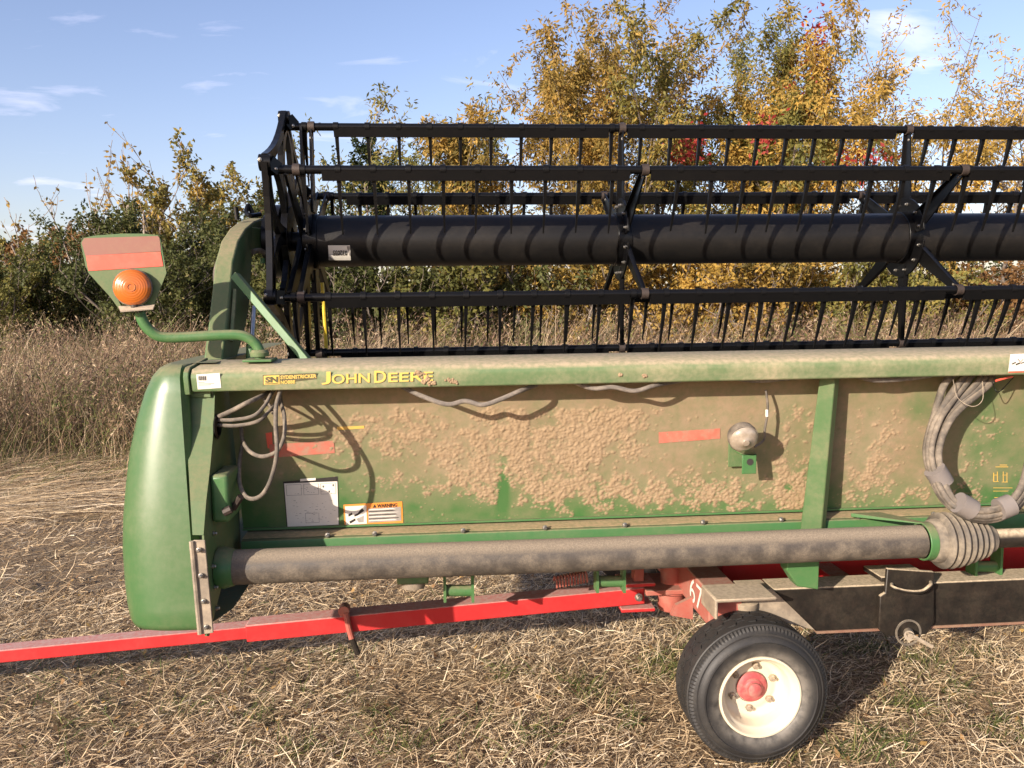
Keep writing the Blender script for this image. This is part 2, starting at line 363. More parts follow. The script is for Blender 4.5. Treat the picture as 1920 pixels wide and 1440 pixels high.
g = mesh_obj('ground', arrays_mesh('ground', V, np.stack([I, I+1, I+nx+1, I+nx], 1), smooth=True), M['ground'])
set_props(g, 'mown field ground of straw thatch and soil', 'ground', kind='structure')

# ------------------------------------------------------------------ combine header
H = empty('combine_header', (0.6, 3.2, 0.62), 'green grain header with muddy back sheet parked on a red trailer', 'header')
XE = 3.6                                     # the header runs on beyond the right edge of the photograph
SZ0, SZ1, SY0, SY1 = 0.872, 1.402, 2.882, 2.765   # back sheet leans: foot, top, depth at foot, depth at top
def ys(z): return SY0+(SY1-SY0)*(z-SZ0)/(SZ1-SZ0)
SN = np.array([0, -(SZ1-SZ0), -(SY0-SY1)]); SN /= np.linalg.norm(SN)     # towards the camera
def PS(x, y, off=0.0):
    Y = 2.8
    for _ in range(12): p = PY(x, y, Y); Y = ys(p[2])
    return p+SN*off
# back sheet with mud clots as real relief
dx = 0.0028; xs = np.arange(-0.70, 2.36, dx); zs = np.arange(SZ0, SZ1, dx)
SX, SZ = np.meshgrid(xs, zs); SY = ys(SZ)
px, py = proj(np.stack([SX, SY, SZ], -1))
def blob(cx, cy, rx, ry, p=2.0): return np.exp(-(np.abs((px-cx)/rx)**p+np.abs((py-cy)/ry)**p))
big = fbm(SX, SZ, 21, 5, 9.0); mid = fbm(SX, SZ, 22, 4, 30.0)
dens = 1.25*blob(1010, 850, 175, 95, 3)+.75*blob(1120, 800, 130, 70)+.55*blob(760, 800, 120, 60)+.8*blob(1180, 925, 330, 32)
dens += .95*blob(1490, 850, 42, 125, 3)+.6*blob(1330, 925, 120, 34)+.5*blob(660, 810, 90, 50)+.35*blob(720, 900, 40, 60)+.25*blob(640, 860, 60, 70)
dens += 1.0*blob(1625, 850, 60, 85)+.55*blob(1700, 930, 160, 26)+.5*blob(1860, 925, 80, 28)+.25*blob(1830, 840, 40, 50)+.45*blob(560, 830, 60, 40)
dens -= 1.2*blob(944, 905, 11, 60)+.4*blob(850, 955, 120, 20)
dens = np.clip(dens*(.75+.9*mid)+.75*big+.45*mid-.30, 0, 1)*np.clip((px-500)/60, 0, 1)*np.clip((757-py)/-14, 0, 1)
film = .92-.0*px
low = np.clip((py-880)/75, 0, 1)
film -= low*(.62+.5*big)
film -= .8*blob(944, 900, 13, 55)+.45*blob(1725, 760, 32, 26)+.50*blob(1500, 860, 60, 130)*(.5+big)+.5*blob(640, 890, 120, 80)*(.8+big)
film -= np.clip((px-1740)/90, 0, 1)*(.42+.5*big)+.42*np.clip((520-px)/60, 0, 1)+.30*blob(1360, 870, 70, 40)
film = np.clip(film+.20*mid+.18*big, .06, .97)
hgt = np.zeros_like(SX); mask = np.zeros_like(SX)
pr = np.clip(dens, 0, 1)**1.5; cdf = np.cumsum(pr.ravel()); cdf /= cdf[-1]
rm = np.random.default_rng(4)
def splat(idx, rmin, rmax, hk):
    for q in idx:
        iz, ix = divmod(int(q), len(xs)); a = rmin+(rmax-rmin)*rm.random()**2.2; bz = a*rm.uniform(.55, .95); h = a*hk*rm.uniform(.6, 1.1)
        k = int(a*1.5/dx)+1; z0, z1, x0, x1 = max(0, iz-k), min(len(zs), iz+k+1), max(0, ix-k), min(len(xs), ix+k+1)
        ddx = (SX[z0:z1, x0:x1]-SX[iz, ix]+rm.normal()*.0008)/a; ddz = (SZ[z0:z1, x0:x1]-SZ[iz, ix])/bz
        ang = np.arctan2(ddz, ddx); d2 = (ddx**2+ddz**2)*(1+.25*np.sin(3*ang+rm.random()*6))
        bp = h*np.clip(1-d2, 0, 1)**.95
        hgt[z0:z1, x0:x1] = np.maximum(hgt[z0:z1, x0:x1], bp)+np.minimum(hgt[z0:z1, x0:x1], bp)*.25
        mask[z0:z1, x0:x1] = np.maximum(mask[z0:z1, x0:x1], np.clip((1-d2)*3, 0, 1))
splat(np.searchsorted(cdf, rm.random(11000)), .0026, .0085, .40)
allow = ((px > 540) & (py > 765)).ravel(); ids = np.flatnonzero(allow)
splat(rm.choice(ids, 700), .0025, .0055, .5)
mask = np.clip(np.maximum(mask*(.35+.65*np.clip(dens*1.6+.25, 0, 1)), np.clip(dens*.9-.3, 0, .8)), 0, 1)
hgt = np.minimum(hgt+np.clip(dens, 0, 1)*np.clip(.5+fbm(SX, SZ, 23, 3, 95.0), 0, 1)*.0016, .0052)
V = (np.stack([SX, SY, SZ], -1)+SN*hgt[..., None]).reshape(-1, 3)
nx = len(xs); I = (np.arange(len(zs)-1)[:, None]*nx+np.arange(nx-1)[None]).ravel()
me = arrays_mesh('back_sheet', V, np.stack([I, I+1, I+nx+1, I+nx], 1), smooth=True)
for nm, arr in (('mud', mask), ('film', film)):
    a = me.attributes.new(nm, 'FLOAT', 'POINT'); a.data.foreach_set('value', arr.ravel().astype(np.float32))
sheet = mesh_obj('back_sheet', me, M['mud_sheet'], H); sheet['label'] = 'muddy green back sheet'
MB().hexa([(2.36, ys(SZ0), SZ0), (XE, ys(SZ0), SZ0), (XE, ys(SZ0)+.02, SZ0), (2.36, ys(SZ0)+.02, SZ0)],
          [(2.36, ys(SZ1), SZ1), (XE, ys(SZ1), SZ1), (XE, ys(SZ1)+.02, SZ1), (2.36, ys(SZ1)+.02, SZ1)]).build('back_sheet_panel', M['green'], H)
# inner skin behind the sheet so that it has thickness
MB().hexa([(-.70, ys(SZ0)+.004, SZ0), (2.36, ys(SZ0)+.004, SZ0), (2.36, ys(SZ0)+.02, SZ0), (-.70, ys(SZ0)+.02, SZ0)],
          [(-.70, ys(SZ1)+.004, SZ1), (2.36, ys(SZ1)+.004, SZ1), (2.36, ys(SZ1)+.02, SZ1), (-.70, ys(SZ1)+.02, SZ1)]).build('inner_skin', M['green'], H)
# top beam: rolled box section
beam = MB().prism([(2.622, 1.384), (2.612, 1.430), (2.618, 1.443), (2.634, 1.455), (2.80, 1.470), (2.82, 1.462), (2.82, 1.40), (2.766, 1.392), (2.64, 1.384)], 'x', -.775, XE).build('top_beam', M['beam'], H, bevel=.006, smooth=50)
MB().prism([(2.616, 1.376), (2.606, 1.432), (2.612, 1.448), (2.634, 1.461), (2.83, 1.476), (2.83, 1.376)], 'x', -.793, -.776).build('beam_end_cap', M['green'], H, bevel=.003)
# lower rail with its dusty ledge
MB().prism([(SY0-.002, .859), (2.800, .858), (2.797, .852), (2.800, .75), (2.815, .745), (2.90, .745), (2.90, .868)], 'x', -.69, XE).build('lower_rail', M['green_clean'], H, bevel=.003)
MB().box((-.70, SY0-.012, .8735), (XE, SY0+.004, .880)).build('sheet_lip', M['green_clean'], H)
MB().prism([(SY0-.001, .8665), (2.812, .8620), (2.812, .8600), (SY0-.001, .8600)], 'x', -.688, XE).build('dust_ledge', dusty('dusty_ledge', GREEN, .5, .8, .9, dustcol=(.42, .30, .17)), H)
# bolt shared mesh: axis -Y
bm_, _ = MB().lathe([(.0085, 0), (.0085, .004), (.006, .0045), (.006, .011), (.004, .013)], (0, 0, 0), (0, -1, 0), 8).mesh('bolt', 30, (0, 0, 0))
def bolt(p, parent, s=1.0, rot=None, mat='zinc'):
    o = share('bolt', bm_, M[mat], parent, p, rot); o.scale = (s, s, s); return o
rail_obj = bpy.data.objects['lower_rail']
for x_, y_ in ((615, 998), (703, 995), (868, 988), (1021, 982), (1170, 975), (1316, 970), (1462, 966), (1606, 960), (1747, 955)):
    p = PY(x_, y_, 2.815); bolt((p[0], 2.806, .8655), rail_obj, 1.1)
# header floor, auger behind the sheet
MB().prism([(2.90, .745), (2.90, .765), (3.25, .70), (3.95, .72), (3.95, .70), (3.25, .68)], 'x', -.69, XE).build('floor', M['green'], H)
au = MB().tube([(-.66, 3.28, 1.0), (XE, 3.28, 1.0)], .15, 24).build('auger_drum', M['green_clean'], H)
fl = MB(); k = 0
for i in range(200):
    a = i*.35; x_ = -.6+i*.02
    fl.add([(x_, 3.28+.15*math.cos(a), 1+.15*math.sin(a)), (x_, 3.28+.25*math.cos(a), 1+.25*math.sin(a)),
            (x_+.02, 3.28+.25*math.cos(a+.35), 1+.25*math.sin(a+.35)), (x_+.02, 3.28+.15*math.cos(a+.35), 1+.15*math.sin(a+.35))], [(0, 1, 2, 3)])
fl.build('auger_flighting', M['tan_steel'], H)
# upright post on the sheet with its foot
post = MB()
tl, tr, bl, br = PY(1530, 715, 2.70), PY(1573, 713, 2.70), PY(1496, 1000, 2.79), PY(1546, 1000, 2.79)
post.hexa([(bl[0], 2.785, .78), (br[0]-.028, 2.762, .78), (br[0], 2.79, .78), (br[0], 2.90, .78)],
          [(tl[0]+.012, 2.70, 1.383), (tr[0]-.028, 2.672, 1.383), (tr[0], 2.695, 1.383), (tr[0], 2.79, 1.383)])
post.build('upright_post', M['green'], H, bevel=.004)
ft = MB(); b0 = PY(1475, 1088, 2.74); b1 = PY(1535, 1106, 2.74)
ft.prism([(PY(1478, 1040, 2.74)[0], .78), (b0[0], PY(1475, 1070, 2.74)[2]), (PY(1495, 1100, 2.74)[0], PY(1495, 1100, 2.74)[2]), (b1[0], b1[2]), (PY(1537, 1040, 2.74)[0], .78)], 'y', 2.74, 2.80)
ft.build('post_foot', M['green_clean'], H, bevel=.004)
# side plate (end plate) with its flap and hinge strip
PXX = -.716
prof = [(2.668, 1.384), (2.640, 1.30), (2.590, 1.18), (2.475, .98), (2.452, .672), (2.475, .662), (2.70, .80), (2.76, .775), (2.90, .745), (2.90, 1.40)]
MB().prism(prof, 'x', PXX-.006, PXX).build('end_plate', M['green'], H)
PE = lambda y_, Y_, dx_=0: PX(0, 0, 1) if False else np.array([PXX+.001+dx_, Y_, PY(390, y_, Y_)[2]])
fp = MB()
lv = [(742, 2.660, 350), (800, 2.632, 350), (870, 2.575, 353), (940, 2.51, 357), (1003, 2.466, 361)]
for (y0, Y0_, x0), (y1, Y1_, x1) in zip(lv[:-1], lv[1:]):
    q = [PY(x0, y0, Y0_), PE(y0, Y0_), PE(y1, Y1_), PY(x1, y1, Y1_)]
    fp.loop_prism(q, (0, .010, .002))
fp.build('flap', M['green'], H)
MB().loop_prism([PY(346, 744, 2.650), PY(350, 736, 2.650), PY(394, 734, 2.650), PY(396, 746, 2.650)], (0, .02, 0)).build('flap_fold', M['beam'], H, bevel=.003)
a, b, c, d = PY(362, 1013, 2.455), PY(384, 1013, 2.455), PY(400, 1187, 2.448), PY(378, 1190, 2.448)
hs = MB().loop_prism([a, b, c, d], (0, .006, 0)).build('hinge_strip', M['tan_steel'], H, bevel=.002)
e0, e1 = PY(359, 1015, 2.452), PY(375, 1189, 2.446)
MB().tube([e0, e1], .0075, 8).build('hinge_pin', M['tan_steel'], H)
for x_, y_ in ((373, 1031), (377, 1079), (382, 1127), (387, 1175)): bolt(PY(x_, y_, 2.449), hs, .95)
ep = bpy.data.objects['end_plate']
for x_, y_ in ((398, 1062), (402, 1101), (405, 1140), (400, 1000), (404, 965)):
    p = PX(x_, y_, PXX+.001); bolt(p, ep, .9, (0, 0, rad(90)))
gm = MB().lathe([(.035, 0), (.040, .006), (.030, .010), (.027, .004), (.027, 0)], PX(405, 800, PXX+.001), (1, 0, 0), 20).build('grommet', M['plastic_black'], H)
bk = MB(); q0 = PX(402, 893, PXX); 
bk.box((PXX, 2.56, .985), (PXX+.055, 2.72, 1.135)); bk.build('latch_bracket', M['green_clean'], H, bevel=.012)
lb = MB().tube([(PXX+.056, 2.60, 1.02), (PXX+.085, 2.585, 1.06)], .011, 8); lb.tube([(PXX+.04, 2.55, 1.02), (PXX+.062, 2.552, 1.03)], .013, 8); lb.build('latch_bolt', M['rust'], H)
# moulded end shield: lofted cover wrapping the corner
lev = [(1.468, 330), (1.466, 322), (1.455, 306), (1.43, 292), (1.38, 277), (1.30, 261), (1.2, 247), (1.1, 239), (1.0, 233.5), (.90, 232), (.80, 236), (.73, 241), (.685, 247), (.668, 252), (.662, 262)]
V = []; na = 16; rows = 0
for i, (z, pxl) in enumerate(lev):
    yb = 2.545 if z > 1.0 else 2.545-(1.0-z)*.12
    if z > 1.0: yb = 2.545+(z-1.0)*.16
    if i == 0: yb += .05
    if i == 1: yb += .03
    if i == 2: yb += .012
    if i == len(lev)-1: yb += .03
    if i == len(lev)-2: yb += .008
    # left silhouette hits about 0.12 m behind the back face
    yy = yb+.13; zz = z
    d = ray(pxl, 0); 
    # find X of the silhouette pixel column at (yy, z)
    yt = 800.
    for _ in range(20):
        P_ = PY(pxl, yt, yy); yt += (P_[2]-z)*520
    xl = PY(pxl, yt, yy)[0]
    xr = float(np.interp(z, [.66, .98, 1.38, 1.47], [-.741, -.760, -.786, -.79]))
    row = [(xr, yb+.035), (xr-.003, yb+.012), (xr-.016, yb+.002)]
    for a in np.linspace(0, math.pi/2, na):
        w_ = (xr-.016-xl); row.append((xr-.016-w_*math.sin(a)**.62 if True else 0, yb+.17*(1-math.cos(a)**.75)))
    row += [(xl+.004, yb+.40), (xl+.02, 3.3), (xl+.07, 3.9)]
    V.append([(p_, q_, z) for p_, q_ in row])
V = np.array(V); nr, nc = V.shape[:2]
F = [(i*nc+j, i*nc+j+1, (i+1)*nc+j+1, (i+1)*nc+j) for i in range(nr-1) for j in range(nc-1)]
sh = MB().add(V.reshape(-1, 3), F)
top = [tuple(p_) for p_ in V[0]]; sh.add(top+[(-.72, 3.9, 1.468), (-.72, 2.7, 1.468)], [tuple(range(nc+2))])
bot = [tuple(p_) for p_ in V[-1]]; sh.add(bot+[(-.70, 3.9, .662), (-.70, 2.7, .662)], [tuple(range(nc+2))])
so_ = sh.build('end_shield', M['shield'], H, smooth=60)
# driveline tube, clamp ring, boot
TY, TZ, TR = 2.60, .832, .0545
MB().tube([(-.67, TY, TZ), (-.2, TY, TZ), (.5, TY, TZ-.002), (1.2, TY, TZ), (1.585, TY, TZ)], TR, 32).build('driveline_tube', M['shaft'], H, smooth=60)
MB().lathe([(.062, 0), (.066, .02), (.060, .040), (.0565, .052)], (PXX+.002, TY, TZ), (1, 0, 0), 28).build('tube_socket', M['green_clean'], H)
xr_ = PY(1735, 1010, TY)[0]
ring = MB().lathe([(.058, -.016), (.064, -.016), (.064, .014), (.058, .014)], (xr_, TY, TZ), (1, 0, 0), 36, closed=True)
ring.hexa([(xr_-.012, TY-.005, TZ+.06), (xr_+.012, TY-.005, TZ+.06), (xr_+.012, TY+.01, TZ+.06), (xr_-.012, TY+.01, TZ+.06)],
          [(xr_-.16, 2.80, TZ+.035), (xr_-.05, 2.80, TZ+.035), (xr_-.05, 2.80, TZ+.05), (xr_-.16, 2.80, TZ+.05)])
ring.build('clamp_ring', M['green_clean'], H, bevel=.002)
bp = [(.062, .012), (.070, .020), (.074, .034)]
t_ = .04
for i in range(7):
    R_ = [.094, .095, .092, .087, .080, .072, .064][i]; r2 = R_-.019
    bp += [(r2, t_), (R_-.004, t_+.006), (R_, t_+.012), (R_-.003, t_+.018)]; t_ += .0245
bp += [(.05, t_), (.045, t_+.02)]
MB().lathe(bp, (xr_, TY, TZ), (1, 0, 0), 40).build('bellows_boot', M['boot'], H, smooth=55)
MB().tube([(xr_+.20, TY, TZ), (XE-.2, TY, TZ)], .032, 16).build('drive_shaft', M['rail_black'], H)
# brackets hung under the rail
def under(px0, py0, Y, parts): pass
p = PY(775, 1098, 2.86); MB().box((p[0]-.055, 2.82, .675), (p[0]+.055, 2.92, .745)).build('hanger_bracket', M['green'], H, bevel=.006)
MB().lathe([(.03, -.012), (.042, -.010), (.042, .010), (.03, .014)], (p[0], 2.86, .665), (0, 0, 1), 20).build('hanger_pad', M['tan_steel'], H)
for (xa, xb, yy, dd) in ((834, 886, 1107, 2.95), (1118, 1168, 1090, 3.0), (1822, 1868, 1062, 2.95)):
    a, b = PY(xa, yy, dd), PY(xb, yy, dd); o_ = MB().tube([a, b], .021, 16)
    for q in (a, b): o_.box((q[0]-.005, q[1]-.03, q[2]-.035), (q[0]+.005, q[1]+.03, .75))
    o_.build('pivot_bushing', M['green_clean'], H)
sp = []; a, b = PY(1040, 1092, 3.1), PY(1102, 1080, 3.1)
for i in range(110):
    t = i/109; q = a+(b-a)*t; an = t*2*math.pi*11
    sp.append(q+np.array([0, .022*math.cos(an), .022*math.sin(an)]))
MB().tube(sp, .004, 6).build('coil_spring', M['red_faded'], H)
# hoses by the end plate
def hose(pts, r, name='hose', mat='hose', per=7, parent=H):
    return MB().tube(spline([PY(*q) for q in pts], per), r, 10).build(name, M[mat], parent, smooth=80)
hose([(406, 783, 2.66), (433, 771, 2.62), (462, 756, 2.60), (492, 742, 2.66), (505, 735, 2.74)], .0075)
hose([(404, 788, 2.66), (440, 787, 2.62), (475, 780, 2.60), (495, 762, 2.61), (508, 740, 2.66), (516, 728, 2.74)], .006)
hose([(406, 797, 2.66), (445, 798, 2.62), (485, 789, 2.61), (505, 770, 2.64), (520, 752, 2.70)], .006)
hose([(452, 800, 2.78), (455, 825, 2.72), (468, 846, 2.64), (492, 856, 2.61), (520, 845, 2.60), (533, 815, 2.61), (533, 780, 2.64), (527, 756, 2.70), (524, 735, 2.74)], .0065)
hose([(455, 830, 2.80), (449, 870, 2.72), (450, 910, 2.64), (466, 934, 2.585), (490, 929, 2.565), (508, 898, 2.56), (519, 850, 2.56), (517, 800, 2.58), (518, 760, 2.61), (527, 730, 2.66)], .0068)
hose([(492, 745, 2.74), (505, 760, 2.70), (512, 775, 2.66)], .005)
# corrugated harness sagging below the beam
hose([(748, 722, 2.70), (790, 742, 2.66), (838, 758, 2.64), (872, 752, 2.64), (905, 759, 2.64), (940, 748, 2.64), (975, 733, 2.65), (1005, 722, 2.70)], .0078, 'wiring_harness', 'sleeve')
hose([(1070, 714, 2.70), (1110, 728, 2.66), (1150, 726, 2.64), (1190, 733, 2.64), (1230, 722, 2.65), (1275, 714, 2.70)], .0075, 'wiring_harness', 'sleeve')
hose([(1375, 709, 2.70), (1420, 714, 2.67), (1480, 709, 2.70)], .0075, 'wiring_harness', 'sleeve')
hose([(1610, 706, 2.70), (1640, 713, 2.67), (1690, 711, 2.67), (1745, 704, 2.70)], .008, 'wiring_harness', 'sleeve')
# big hose bundle at the right
for i, (tx, r, o) in enumerate(((1792, .0125, 0), (1815, .0125, 6), (1826, .010, 13), (1842, .011, 19), (1850, .0095, 26), (1860, .012, 32))):
    D = 2.70-.012*(i % 3)
    pts = [(tx, 700, 2.745), (tx-22+i*3, 722, 2.70), (1752+o*1.1, 780, D), (1737+o*.75, 840, D-.02), (1746+o*.62, 890, D-.05), (1768+o*.55, 935, D-.10),
           (1805+o*.3, 965-o*.35, D-.14), (1850, 975-o*.55, D-.15), (1893-o*.2, 962-o*.5, D-.14), (1925-o*.35, 925-o*.3, D-.12), (1945-o*.5, 860, D-.08), (1956-o*.4, 780, D-.02), (1950, 712, 2.745)]
    hose(pts, r)
for (x0, y0, x1, y1, D) in ((1752, 880, 1764, 906, 2.632), (1796, 942, 1818, 956, 2.548), (1872, 955, 1892, 946, 2.538)):
    MB().tube([PY(x0, y0, D), PY((x0+x1)/2+3, (y0+y1)/2, D), PY(x1+4, y1, D)], .036, 16).build('hose_sleeve', M['wrap'], H, smooth=60)
hose([(1787, 712, 2.66), (1795, 745, 2.63), (1822, 762, 2.60), (1842, 750, 2.60), (1842, 715, 2.66)], .0011, 'cable_tie', 'tan_steel')
hose([(1860, 716, 2.68), (1872, 735, 2.66), (1900, 708, 2.70)], .0016, 'wire', 'black')
hose([(1867, 714, 2.66), (1885, 709, 2.66), (1898, 706, 2.67)], .004, 'wire_connector', 'reflector')
# work lamp on the sheet
lc = PY(1394, 822, 2.665)
lp = MB().lathe([(.030, -.045), (.046, -.030), (.050, -.012), (.050, .004), (.046, .006)], lc, (.0, -.90, -.43), 32).build('work_lamp', M['hose'], H, smooth=50)
MB().lathe([(.0485, .002), (.0475, .006), (.043, .014), (.030, .022), (.012, .026), (.011, .029), (.0001, .030)], lc, (.0, -.90, -.43), 32, cap=False).build('lens', M['clear'], lp, smooth=60)
a = PS(1385, 862)
MB().box((a[0]-.024, 2.735, a[2]-.030), (a[0]+.026, 2.741, a[2]+.04)).box((a[0]-.024, 2.735, a[2]+.034), (a[0]+.026, ys(a[2])+.002, a[2]+.04)).build('lamp_bracket', M['green_clean'], H, bevel=.002)
MB().lathe([(.012, 0), (.012, .003)], (a[0]+.003, 2.7365, a[2]+.012), (0, -1, 0), 14).build('bracket_hole', M['black_print'], H)
a = PS(1380, 835)
MB().box((a[0]-.03, ys(a[2])-.010, a[2]-.075), (a[0]+.03, ys(a[2])-.004, a[2]+.035)).build('bracket_plate', M['green'], H, bevel=.002)
hose([(1436, 731, 2.74), (1439, 755, 2.73), (1439, 775, 2.73), (1434, 805, 2.735), (1432, 825, 2.75), (1415, 838, 2.73)], .0042, 'lamp_cable')
hose([(1438, 768, 2.728), (1438, 781, 2.728)], .0048, 'cable_marker', 'white_decal')
# ---- decals
def quad_grid(c4, nu=1, nv=1):   # corners: tl, tr, br, bl
    tl, tr, br, bl = [np.asarray(q) for q in c4]; V = []; F = []
    for j in range(nv+1):
        for i in range(nu+1):
            s, t = i/nu, j/nv; V.append((tl*(1-s)+tr*s)*(1-t)+(bl*(1-s)+br*s)*t)
    for j in range(nv):
        for i in range(nu): q = j*(nu+1)+i; F.append((q, q+nu+1, q+nu+2, q+1))
    return V, F
def decal(name, c4, mat, parent, th=.0008, nrm=SN, label=None):
    c = [np.asarray(q) for q in c4]; o = MB().hexa([q for q in c], [q+np.asarray(nrm)*th for q in c]).build(name, mat if not isinstance(mat, str) else M[mat], parent, smooth=0)
    if label: o['label'] = label
    return o
def text_on(body, c4, mat, parent, name='lettering', off=.0012, nrm=SN, bold=.02, sizes=None):
    cu = bpy.data.curves.new('tmp', 'FONT'); cu.body = body; cu.size = 1; cu.offset = bold; cu.resolution_u = 3
    if sizes:
        cu.small_caps_scale = sizes
        for i, ch in enumerate(body):
            if ch.islower(): cu.body_format[i].use_small_caps = True
    ob = bpy.data.objects.new('tmp', cu); col.objects.link(ob)
    dg = bpy.context.evaluated_depsgraph_get(); me = bpy.data.meshes.new_from_object(ob.evaluated_get(dg)); me.name = name
    bpy.data.objects.remove(ob); bpy.data.curves.remove(cu)
    V = np.array([v_.co[:] for v_ in me.vertices]); lo, hi = V.min(0), V.max(0); st = (V-lo)/np.maximum(hi-lo, 1e-6)
    tl, tr, br, bl = [np.asarray(q) for q in c4]; s = st[:, :1]; t = 1-st[:, 1:2]
    Wd = (tl*(1-s)+tr*s)*(1-t)+(bl*(1-s)+br*s)*t+np.asarray(nrm)*off
    c = Wd.mean(0); me.vertices.foreach_set('co', (Wd-c).astype(np.float32).ravel()); me.update(); me.materials.clear()
    return mesh_obj(name, me, M[mat], parent, tuple(c))
NB = np.array([0, -.98, -.2]); NB /= np.linalg.norm(NB)
def beam_pt(x, y, off=0):     # point on the beam's rear face
    Y = 2.616
    for _ in range(8): p = PY(x, y, Y); Y = 2.622-(p[2]-1.384)/.046*.010
    return p+NB*off
def BQ(x0, y0, x1, y1, x2, y2, x3, y3, off=.0006): return [beam_pt(x0, y0, off), beam_pt(x1, y1, off), beam_pt(x2, y2, off), beam_pt(x3, y3, off)]
lb = decal('barcode_label', BQ(368, 702, 412, 699, 415, 727, 371, 730), 'white_decal', beam, nrm=NB)
for i in range(9):
    s = 372+i*1.75; decal('print_bar', BQ(s, 705, s+.9+.5*(i % 2), 705, s+.9+.5*(i % 2)+.5, 713, s+.5, 713, .0016), 'black_print', lb, .0002, NB)
for (x0, x1, y) in ((372, 384, 716.5), (373, 402, 719), (373, 396, 721.5)):
    decal('print_line', BQ(x0, y, x1, y-1, x1, y+.3, x0, y+1.2, .0016), 'grey_decal', lb, .0002, NB)
dk = decal('dealer_decal', BQ(493, 703, 594, 699, 594, 710.5, 493, 722), 'decal_dark', beam, .0005, NB)
decal('decal_panel', BQ(494.5, 704.3, 524, 703, 524.5, 720, 495, 721.2, .0014), 'gold', dk, .0004, NB)
text_on('SN', BQ(497.5, 706.5, 522, 705.5, 522, 716.5, 497.5, 717.5, .0022), 'decal_dark', dk, off=.0004, nrm=NB, bold=.05)
decal('print_line', BQ(497.5, 718.6, 522, 717.6, 522, 718.8, 497.5, 719.8, .0022), 'decal_dark', dk, .0002, NB)
text_on('SYDENSTRICKER', BQ(526, 703.8, 593.5, 701, 593.5, 708, 526, 711, .0014), 'gold', dk, off=.0006, nrm=NB, bold=.035)
text_on('NOBBE', BQ(526.5, 713.2, 553.5, 712, 553.5, 718.5, 526.5, 719.8, .0014), 'gold', dk, off=.0006, nrm=NB, bold=.035)
def jd(dx_, dy_, mat, off, bold):
    B = lambda x0, y0, x1, y1, x2, y2, x3, y3: BQ(x0+dx_, y0+dy_, x1+dx_, y1+dy_, x2+dx_, y2+dy_, x3+dx_, y3+dy_, off)
    text_on('J', B(603, 697, 620, 696.4, 620, 720.2, 603, 721), mat, beam, off=0, nrm=NB, bold=bold)
    text_on('OHN', B(622, 701.5, 693.5, 699, 693.5, 717.2, 622, 719.8), mat, beam, off=0, nrm=NB, bold=bold)
    text_on('D', B(701.5, 695, 724, 694.4, 724, 717, 701.5, 717.8), mat, beam, off=0, nrm=NB, bold=bold)
    text_on('EERE', B(728, 698.8, 812, 696.5, 812, 713.6, 728, 716.4), mat, beam, off=0, nrm=NB, bold=bold)
jd(1.2, 1.0, 'decal_dark', .0008, .03); jd(0, 0, 'gold', .0016, .015)
# mud specks over the last letters
for (x_, y_, r_) in ((786, 702, .010), (800, 708, .012), (806, 714, .014), (795, 716, .010), (812, 716, .011), (845, 714, .013), (852, 717, .010), (1163, 703, .006), (783, 698, .006), (1208, 704, .006)):
    p = beam_pt(x_, y_); o_ = MB()
    for q in range(9):
        cc = p+np.array([rm.normal()*r_*.55, 0, rm.normal()*r_*.4]); o_.lathe([(.0045, 0), (.0042, .002), (.0022, .0035), (.0001, .004)], cc, NB, 7, cap=False)
    o_.build('mud_speck', M['mud_dry'], beam)
wd = decal('warning_pictogram_decal', BQ(1894, 664, 1945, 662, 1945, 697, 1890, 698), 'white_decal', beam, nrm=NB)
for (x0, y0, x1, y1, ww) in ((1897, 681, 1904, 678, 2.5), (1904, 682, 1912, 679, 3), (1908, 672, 1913, 678, 2), (1913, 680, 1924, 677, 2), (1918, 672, 1914, 677, 1.6), (1926, 678, 1934, 684, 3)):
    decal('print_mark', BQ(x0, y0, x1, y1, x1, y1+ww, x0, y0+ww, .0016), 'black_print', wd, .0002, NB)
decal('decal_border', BQ(1890.5, 696, 1945, 694.6, 1945, 697, 1890, 698.4, .0016), 'reflector', wd, .0002, NB)
def SQ(x0, y0, x1, y1, x2, y2, x3, y3, off=.001): return [PS(x0, y0, off), PS(x1, y1, off), PS(x2, y2, off), PS(x3, y3, off)]
ds = decal('diagram_decal', SQ(531, 903, 633, 893, 636, 985, 538, 989), 'black_print', sheet, .0006)
decal('decal_panel', SQ(533, 906, 632.5, 902, 635, 983, 539.5, 987, .0022), 'white_decal', ds, .0004)
def on_diag(s0, t0, s1, t1, mat='grey_decal', nm='print_line'):
    tl, tr, br, bl = [np.asarray(q) for q in SQ(533, 906, 632.5, 902, 635, 983, 539.5, 987, .0032)]
    f = lambda s, t: (tl*(1-s)+tr*s)*(1-t)+(bl*(1-s)+br*s)*t
    decal(nm, [f(s0, t0), f(s1, t0), f(s1, t1), f(s0, t1)], mat, ds, .0002)
for k in range(3):
    s0 = .03+k*.325
    for (a_, b_, c_, d_) in ((s0, .03, s0+.29, .038), (s0, .27, s0+.29, .278), (s0, .03, s0+.008, .278), (s0+.282, .03, s0+.29, .278)): on_diag(a_, b_, c_, d_)
for k in range(46): s_, t_2 = rm.uniform(.06, .92), rm.uniform(.34, .93); on_diag(s_, t_2, s_+rm.uniform(.01, .05), t_2+rm.uniform(.004, .012), 'grey_decal')
for k in range(24): s_, t_2 = rm.uniform(.06, .92), rm.uniform(.06, .24); on_diag(s_, t_2, s_+rm.uniform(.008, .035), t_2+rm.uniform(.004, .012), 'grey_decal')
for (s_, t_2) in ((.72, .08), (.91, .06), (.83, .20)): on_diag(s_, t_2, s_+.022, t_2+.045, 'black_print', 'print_mark')
for (a_, b_, c_, d_) in ((.36, .70, .367, .93), (.36, .70, .60, .708), (.36, .922, .62, .93), (.62, .70, .627, .93)): on_diag(a_, b_, c_, d_)
